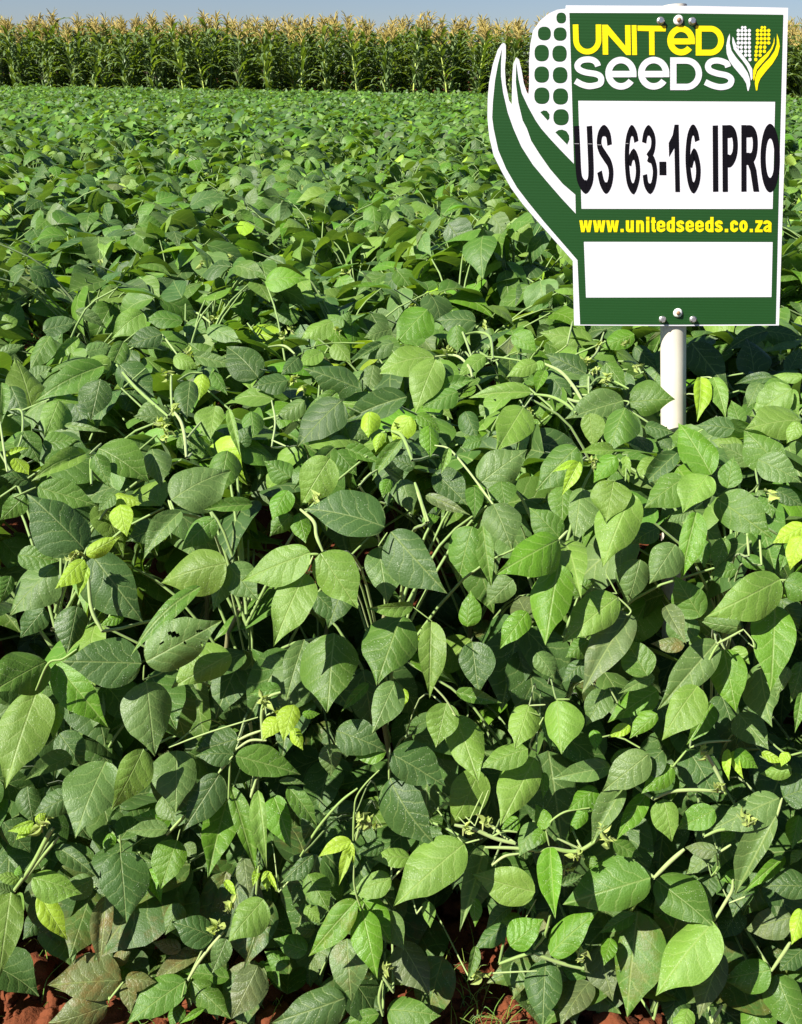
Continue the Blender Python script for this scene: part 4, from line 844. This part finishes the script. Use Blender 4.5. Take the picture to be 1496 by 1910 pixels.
g.add(sd, np.stack([i, j, j + n, i + n], -1))
bo = link('board', g.mesh('board', MS['white'], smooth=False), sign); bo.matrix_local = IM

G = Flat(); G.z = .0003
G.poly([(1062, 24), (1250, 24.5), (1461, 27.5), (1454, 300), (1447, 604.5), (1260, 605.5), (1082, 605)] + c2([(1325, 1835), (1060, 1530), (860, 1300), (640, 1030), (480, 820), (330, 560), (220, 300), (155, 0)]) +
       c1([(135, 1640), (145, 1420), (175, 1120), (215, 900), (268, 690), (255, 880), (255, 1060), (285, 1290), (350, 1570)]) + c2([(430, 0), (540, 250), (700, 500), (900, 740), (1100, 970), (1300, 1185), (1295, 920), (1120, 770), (940, 560), (800, 360), (680, 170), (620, 0)]) +
       c1([(560, 1680), (500, 1430), (465, 1150), (470, 880), (500, 1100), (545, 1300), (640, 1500), (740, 1680)]) + c2([(820, 0), (950, 150), (1100, 310), (1275, 490)]) + [(1066.5, 167)])
for cx, cy, rx, ry in [(1098, 250, 67, 75), (862, 467, 90, 95), (1082, 475, 90, 93), (825, 740, 100, 115), (1074, 748, 100, 113), (825, 1040, 102, 113), (1082, 1048, 102, 113), (827, 1335, 105, 115), (1088, 1345, 105, 113), (1095, 1635, 107, 112)]:
    a = np.linspace(0, 2 * math.pi, 32, endpoint=False); f = lambda q: np.sign(q) * np.abs(q) ** .82
    G.poly(c1(list(zip(cx + rx * f(np.cos(a)), cy + ry * f(np.sin(a))))))
G.poly(c1([(805, 1565), (850, 1540), (895, 1545), (932, 1590), (932, 1650), (908, 1680)]))
G.poly(c2([(1015, 50), (1060, 20), (1110, 12), (1170, 35), (1205, 90), (1210, 150), (1180, 222)]))
G.build('green_print', MS['green'])
W_ = Flat(); W_.z = .0006
W_.poly([(1078.5, 188), (1445.5, 190), (1441, 389.7), (1084.6, 389.5)]); W_.poly([(1089, 451), (1441, 451.6), (1438.8, 554), (1093, 555)])
W_.build('white_panel', MS['white'])

def arc(cx, cy, rx, ry, a0, a1, k=20):
    a = np.radians(np.linspace(a0, a1, k)); return [(cx + rx * math.cos(t), cy - ry * math.sin(t)) for t in a]
Y1 = Flat(); Y1.z = .0009
Y1.ribbon(c3([(100, 118), (106, 330)] + arc(264, 330, 158, 168, 180, 360, 18) + [(420, 118)]), 78 / 7.48)
Y1.poly(c3([(470, 122), (548, 122), (795, 418), (790, 128), (865, 128), (872, 545), (808, 545), (553, 262), (556, 540), (480, 540)]))
Y1.poly(c3([(882, 128), (950, 128), (958, 545), (890, 545)]))
Y1.poly(c3([(965, 133), (1360, 138), (1357, 216), (1200, 214), (1203, 545), (1128, 545), (1125, 212), (965, 208)]))
Y1.ribbon(c4([(312, 452)] + arc(188, 410, 125, 137, 0, 322, 40)), 72 / 6.233); Y1.poly(c4([(92, 386), (300, 386), (300, 455), (92, 455)]), .0002)
Y1.ribbon(c4([(392, 272), (530, 273)] + arc(530, 411, 122, 138, 88, -88, 18) + [(530, 550), (392, 550)]), 68 / 6.233, closed=True)
Y1.build('yellow_lettering', MS['yellow'])
Y1 = Flat(); Y1.z = .0009       # yellow half of the emblem
Y1.poly(c4([(1303, 330), (1325, 400), (1335, 480), (1310, 580), (1250, 680), (1180, 760), (1110, 850), (1085, 910), (1073, 990), (1058, 990), (1045, 910), (1050, 840), (1075, 770), (1140, 690), (1220, 610), (1275, 530), (1300, 450), (1300, 380)]))
Y1.poly(c4([(1270, 368), (1275, 400), (1272, 450), (1250, 510), (1200, 595), (1130, 675), (1070, 745), (1048, 820), (1035, 880), (1025, 850), (1025, 760), (1050, 690), (1100, 630), (1170, 570), (1230, 505), (1262, 430)]))
def kern(fl, pts, r_=20):
    for x, y in pts:
        a = np.linspace(0, 2 * math.pi, 10, endpoint=False) + .3; fl.poly(c4(list(zip(x + r_ * np.cos(a), y + r_ * 1.08 * np.sin(a)))))
kern(Y1, [(x, y) for y in (295, 340, 388, 437) for x in (1076, 1119, 1162, 1206)] + [(x, 487) for x in (1066, 1112, 1160)] + [(x, 535) for x in (1061, 1110, 1156)] + [(1058, 580), (1106, 580), (1056, 630)]); kern(Y1, [(1128, 258), (1160, 258)], 16)
Y1.build('yellow_cob_emblem', MS['yellow'])
W2 = Flat(); W2.z = .0009
W2.ribbon(c3([(414, 700), (395, 655), (345, 617), (270, 605), (180, 622), (127, 682), (150, 745), (240, 785), (375, 808), (440, 838), (459, 893), (430, 950), (300, 979), (190, 955), (98, 905)]), 84 / 7.48, k=4)
for cx, r0 in ((733, 172), (1190, 173)):
    W2.ribbon(c3([(cx + r0, 853)] + arc(cx, 798, r0, 184, 0, 325, 44)), 90 / 7.48); W2.poly(c3([(cx - 128, 766), (cx + 135, 766), (cx + 135, 855), (cx - 128, 855)]), .0002)
W2.ribbon(c4([(98, 642), (245, 642)] + arc(245, 796, 150, 154, 88, -88, 18) + [(245, 949), (98, 949)]), 73 / 6.233, closed=True)
W2.ribbon(c4([(735, 718), (712, 672), (620, 642), (535, 655), (500, 705), (522, 757), (600, 790), (705, 812), (757, 840), (772, 880), (742, 930), (650, 951), (550, 930), (468, 892)]), 70 / 6.233, k=4)
W2.build('white_lettering', MS['white'])
W2 = Flat(); W2.z = .0009
W2.poly(c4([(753, 330), (730, 380), (712, 470), (718, 560), (750, 650), (800, 720), (860, 790), (910, 850), (945, 910), (960, 995), (972, 995), (992, 920), (985, 850), (960, 780), (900, 690), (830, 610), (775, 530), (752, 440), (757, 380)]))
W2.poly(c4([(785, 365), (782, 430), (800, 510), (850, 580), (900, 640), (950, 710), (985, 790), (1000, 875), (1018, 850), (1015, 740), (975, 670), (915, 590), (855, 510), (815, 430), (795, 375)]))
kern(W2, [(x, y) for y in (295, 340, 388, 437) for x in (853, 895, 937, 980)] + [(x, 487) for x in (848, 888, 937, 981)] + [(x, 535) for x in (890, 937, 982)] + [(938, 580), (983, 580), (988, 630)]); kern(W2, [(900, 258), (932, 258)], 16)
W2.build('white_cob_emblem', MS['white'])
K = Flat(); K.z = .0009
s5 = 7.124; s6 = 6.8
K.ribbon(c5([(107, 178), (122, 500), (136, 790), (165, 915), (230, 985), (285, 920), (301, 790), (292, 500), (278, 178)]), 72 / s5, 185 / s5, k=5)
K.ribbon(c5([(548, 430), (528, 300), (475, 242), (425, 290), (408, 400), (430, 490), (485, 580), (545, 680), (568, 800), (548, 940), (500, 1000), (448, 930), (413, 785)]), 62 / s5, 155 / s5, k=5)
K.ribbon(c5([(903, 388), (883, 290), (840, 240), (800, 320), (780, 480), (780, 700), (805, 920), (865, 1010), (912, 900), (925, 760), (905, 620), (868, 555), (828, 610), (806, 700)]), 58 / s5, 145 / s5, k=5)
K.ribbon(c5([(1005, 400), (1025, 290), (1065, 238), (1110, 290), (1130, 380), (1115, 500), (1062, 592)]), 58 / s5, 140 / s5, k=5)
K.ribbon(c5([(1062, 588), (1120, 640), (1150, 780), (1130, 940), (1085, 1008), (1035, 950), (1015, 825)]), 58 / s5, 140 / s5, k=5, dz=.0002)
K.poly(c5([(1207, 652), (1300, 652), (1303, 832), (1210, 832)]))
K.poly(c5([(1410, 160), (1465, 160), (1483, 1055), (1420, 1055), (1408, 470), (1338, 592), (1332, 405), (1385, 300)]))
K.ribbon(c6([(275, 360), (255, 265), (217, 222), (178, 300), (157, 480), (158, 680), (185, 880), (228, 953), (275, 870), (288, 720), (265, 585), (235, 528), (205, 590), (180, 690)]), 60 / s6, 140 / s6, k=5)
K.poly(c6([(468, 165), (537, 162), (542, 1003), (473, 1005)]))
K.poly(c6([(590, 160), (657, 160), (662, 1003), (595, 1005)]), .0002)
K.ribbon(c6([(630, 243), (700, 243), (742, 290), (758, 410), (745, 530), (700, 606), (630, 612)]), 62 / s6, 165 / s6, k=5)
K.poly(c6([(832, 158), (896, 158), (898, 1000), (832, 1003)]), .0002)
K.ribbon(c6([(870, 240), (955, 240), (998, 290), (1010, 400), (995, 520), (950, 582), (870, 584)]), 64 / s6, 155 / s6, k=5)
K.poly(c6([(895, 640), (985, 612), (1020, 720), (1057, 1000), (985, 1000), (945, 740), (915, 660)]), .0004)
K.ring(*c6([(1197, 577)])[0], (122 / s6, 435 / s6), (55 / s6, 250 / s6))
K.build('black_lettering', MS['black'])
SC = Flat(); SC.z = .0015                      # cuts where the vinyl letters have split
for a_, b_, yy_ in ((78, 142, 409), (262, 318, 411), (378, 436, 424), (752, 795, 406)): SC.poly(c5([(a_, yy_), (b_, yy_ + 2), (b_, yy_ + 10), (a_, yy_ + 8)]))
SC.build('lettering_cut', simple('vinyl_cut', (0.30, 0.30, 0.31), .6))
# web address
U = Flat(); U.z = .0009; c7 = T(1070, 390, 7.48)
def gl(ch, a, b, zz=[0]):
    t, bt = 157, 322; px, py = 45, 42; l_, r_ = a + px / 2, b - px / 2; T0, B0 = t + py / 2, bt - py / 2; m = (a + b) / 2; mid = (T0 + B0) / 2; U.z = .0009
    def rb(p, wx=px, wy=py, k=4, dz=0.0): U.ribbon(c7(p), wx / 7.48, wy / 7.48, k=k, dz=dz)
    if ch == 'w':
        q = (b - a) / 4; U.poly(c7([(a, t), (a + 44, t), (a + 62, 250), (m - 22, t), (m + 22, t), (b - 62, 250), (b - 44, t), (b, t), (b - 26, bt), (b - 70, bt), (m, 245), (a + 70, bt), (a + 26, bt)]))
    elif ch == '.': U.poly(c7([(a, 275), (b, 275), (b, bt), (a, bt)]))
    elif ch == 'u': rb([(l_, t), (l_, mid + 20), (l_ + 6, B0 - 8), (m, B0), (r_, B0 - 25)]); rb([(r_, t), (r_, bt)], k=0, dz=.0002)
    elif ch == 'n': rb([(l_, t), (l_, bt)], k=0, dz=.0002); rb([(l_, T0 + 25), (m, T0), (r_ - 6, T0 + 8), (r_, mid), (r_, bt)])
    elif ch == 'i': rb([(m, t), (m, bt)], k=0); U.poly(c7([(a, 108), (b, 108), (b, 148), (a, 148)]))
    elif ch == 't': rb([(m - 2, 115), (m - 2, 270), (m + 5, B0 - 2), (b, B0)]); U.poly(c7([(a, 157), (b, 157), (b, 192), (a, 192)]), .0002)
    elif ch == 'e': rb([(l_, mid + 4), (r_, mid + 4)], wy=26, k=0, dz=.0002); rb([(r_, mid + 14), (r_, T0 + 22), (m, T0), (l_, T0 + 22), (l_, mid), (l_, B0 - 22), (m, B0), (r_, B0 - 15), (r_, B0 - 32)])
    elif ch == 'd': rb([(r_, 110), (r_, bt)], k=0, dz=.0002); rb([(r_, T0 + 22), (m, T0), (l_, T0 + 22), (l_, mid), (l_, B0 - 22), (m, B0), (r_, B0 - 22)])
    elif ch == 's': rb([(r_, T0 + 32), (r_ - 6, T0 + 8), (m, T0), (l_ + 2, T0 + 18), (l_ + 12, mid - 12), (m, mid), (r_ - 10, mid + 14), (r_, B0 - 18), (m, B0), (l_ + 4, B0 - 8), (l_, B0 - 32)], wx=42)
    elif ch == 'c': rb([(r_, mid - 16), (r_, T0 + 18), (m, T0), (l_, T0 + 22), (l_, mid), (l_, B0 - 22), (m, B0), (r_, B0 - 18), (r_, mid + 22)])
    elif ch == 'o': U.ribbon(c7(arc(m, mid, (b - a - px) / 2, (B0 - T0) / 2, 0, 345, 24)), px / 7.48, py / 7.48, closed=True)
    elif ch == 'z': U.poly(c7([(a + 5, t), (b, t), (b, t + 38), (a + 52, bt - 38), (b, bt - 38), (b, bt), (a, bt), (a, bt - 40), (b - 55, t + 38), (a + 5, t + 38)]))
    elif ch == 'a': rb([(l_, T0 + 30), (l_ + 6, T0 + 8), (m, T0), (r_, T0 + 20), (r_, mid), (r_, bt)]); rb([(r_, mid - 8), (m, mid + 2), (l_, mid + 30), (l_ + 8, B0 - 4), (m + 4, B0), (r_, B0 - 26)], wx=36, wy=34, dz=.0002)
q = 1346.4
for ch, a, b in [('w', 78, 256), ('w', 268, 443), ('w', 453, 630), ('.', 652, 697), ('u', 727, 838), ('n', 870, 980), ('i', 1010, 1055), ('t', 1078, 1145), ('e', 1158, 1275), ('d', 1298, 1410), ('s', q + 82, q + 195), ('e', q + 215, q + 328),
                 ('e', q + 350, q + 465), ('d', q + 490, q + 603), ('s', q + 620, q + 733), ('.', q + 760, q + 808), ('c', q + 838, q + 943), ('o', q + 962, q + 1080), ('.', q + 1108, q + 1152), ('z', q + 1182, q + 1288), ('a', q + 1295, q + 1410)]: gl(ch, a, b)
U.build('web_address', MS['yellow'])

# bolts and rivets
M_STEEL = simple('zinc_steel', (0.62, 0.60, 0.56), .32, .2, 200, metallic=.9); M_CAP = simple('plastic_washer', (0.72, 0.71, 0.68), .4, .1, 90); M_RUST = simple('rusty_rivet', (0.30, 0.17, 0.09), .6, .4, 400, metallic=.3)
def lathe_local(name, c, prof, sides, m, parent=sign, rot=0.0):
    g_ = Geo(); a = np.arange(sides) * 2 * math.pi / sides + rot
    V = np.concatenate([np.stack([c[0] + r_ * np.cos(a), c[1] + r_ * np.sin(a), np.full(sides, z)], -1) for r_, z in prof])
    F = []
    for i_ in range(len(prof) - 1):
        for j_ in range(sides): F.append([i_ * sides + j_, i_ * sides + (j_ + 1) % sides, (i_ + 1) * sides + (j_ + 1) % sides, (i_ + 1) * sides + j_])
    g_.add(V, np.array(F)); o_ = link(name, g_.mesh(name, m, smooth=sides > 8), parent)
    if parent is sign: o_.matrix_local = IM
    return o_
for (bx, by), big in [((1232, 39), 0), ((1265, 38), 1), ((1291, 40), 0), ((1235.5, 596), 0), ((1264, 583.5), 1), ((1292.5, 596), 0)]:
    c = loc([(bx, by)])[0]
    if big:
        o_ = lathe_local('washer', c, [(.0078, .0004), (.0078, .0022), (.0060, .0040), (.0038, .0044), (0.0, .0044)], 24, M_CAP)
        k_ = lathe_local('rivet', c, [(.0034, .0042), (.0034, .0058), (.0020, .0068), (0, .007)], 14, M_RUST, o_)
    else:
        o_ = lathe_local('washer', c, [(.0062, .0004), (.0062, .0014), (0, .0014)], 20, M_STEEL)
        k_ = lathe_local('bolt_head', c, [(.0048, .0012), (.0048, .0056), (.0040, .0064), (0, .0064)], 6, M_STEEL, o_, .3)
# pole
M_POLE = simple('cream_plastic_pipe', (0.66, 0.61, 0.50), .5, .17, 16, bump=.15)
R_ = 46 / 2 / FPX * np.linalg.norm(O - CAM) * .985
top = O + pd3 * (np.linalg.norm(post_dir) + .0035) - PN * (R_ + .0045); botm = foot - pd3 * .2 - PN * (R_ + .0045 - .028)
g = Geo()
pts = np.array([botm + (top - botm) * t for t in np.linspace(0, 1, 12)]); tube(g, pts, R_, 40)
tube(g, np.array([top, top + pd3 * .0002]), [R_, R_ * .001], 40)
pole = link('pole', g.mesh('pole', M_POLE, offset=foot), sign)
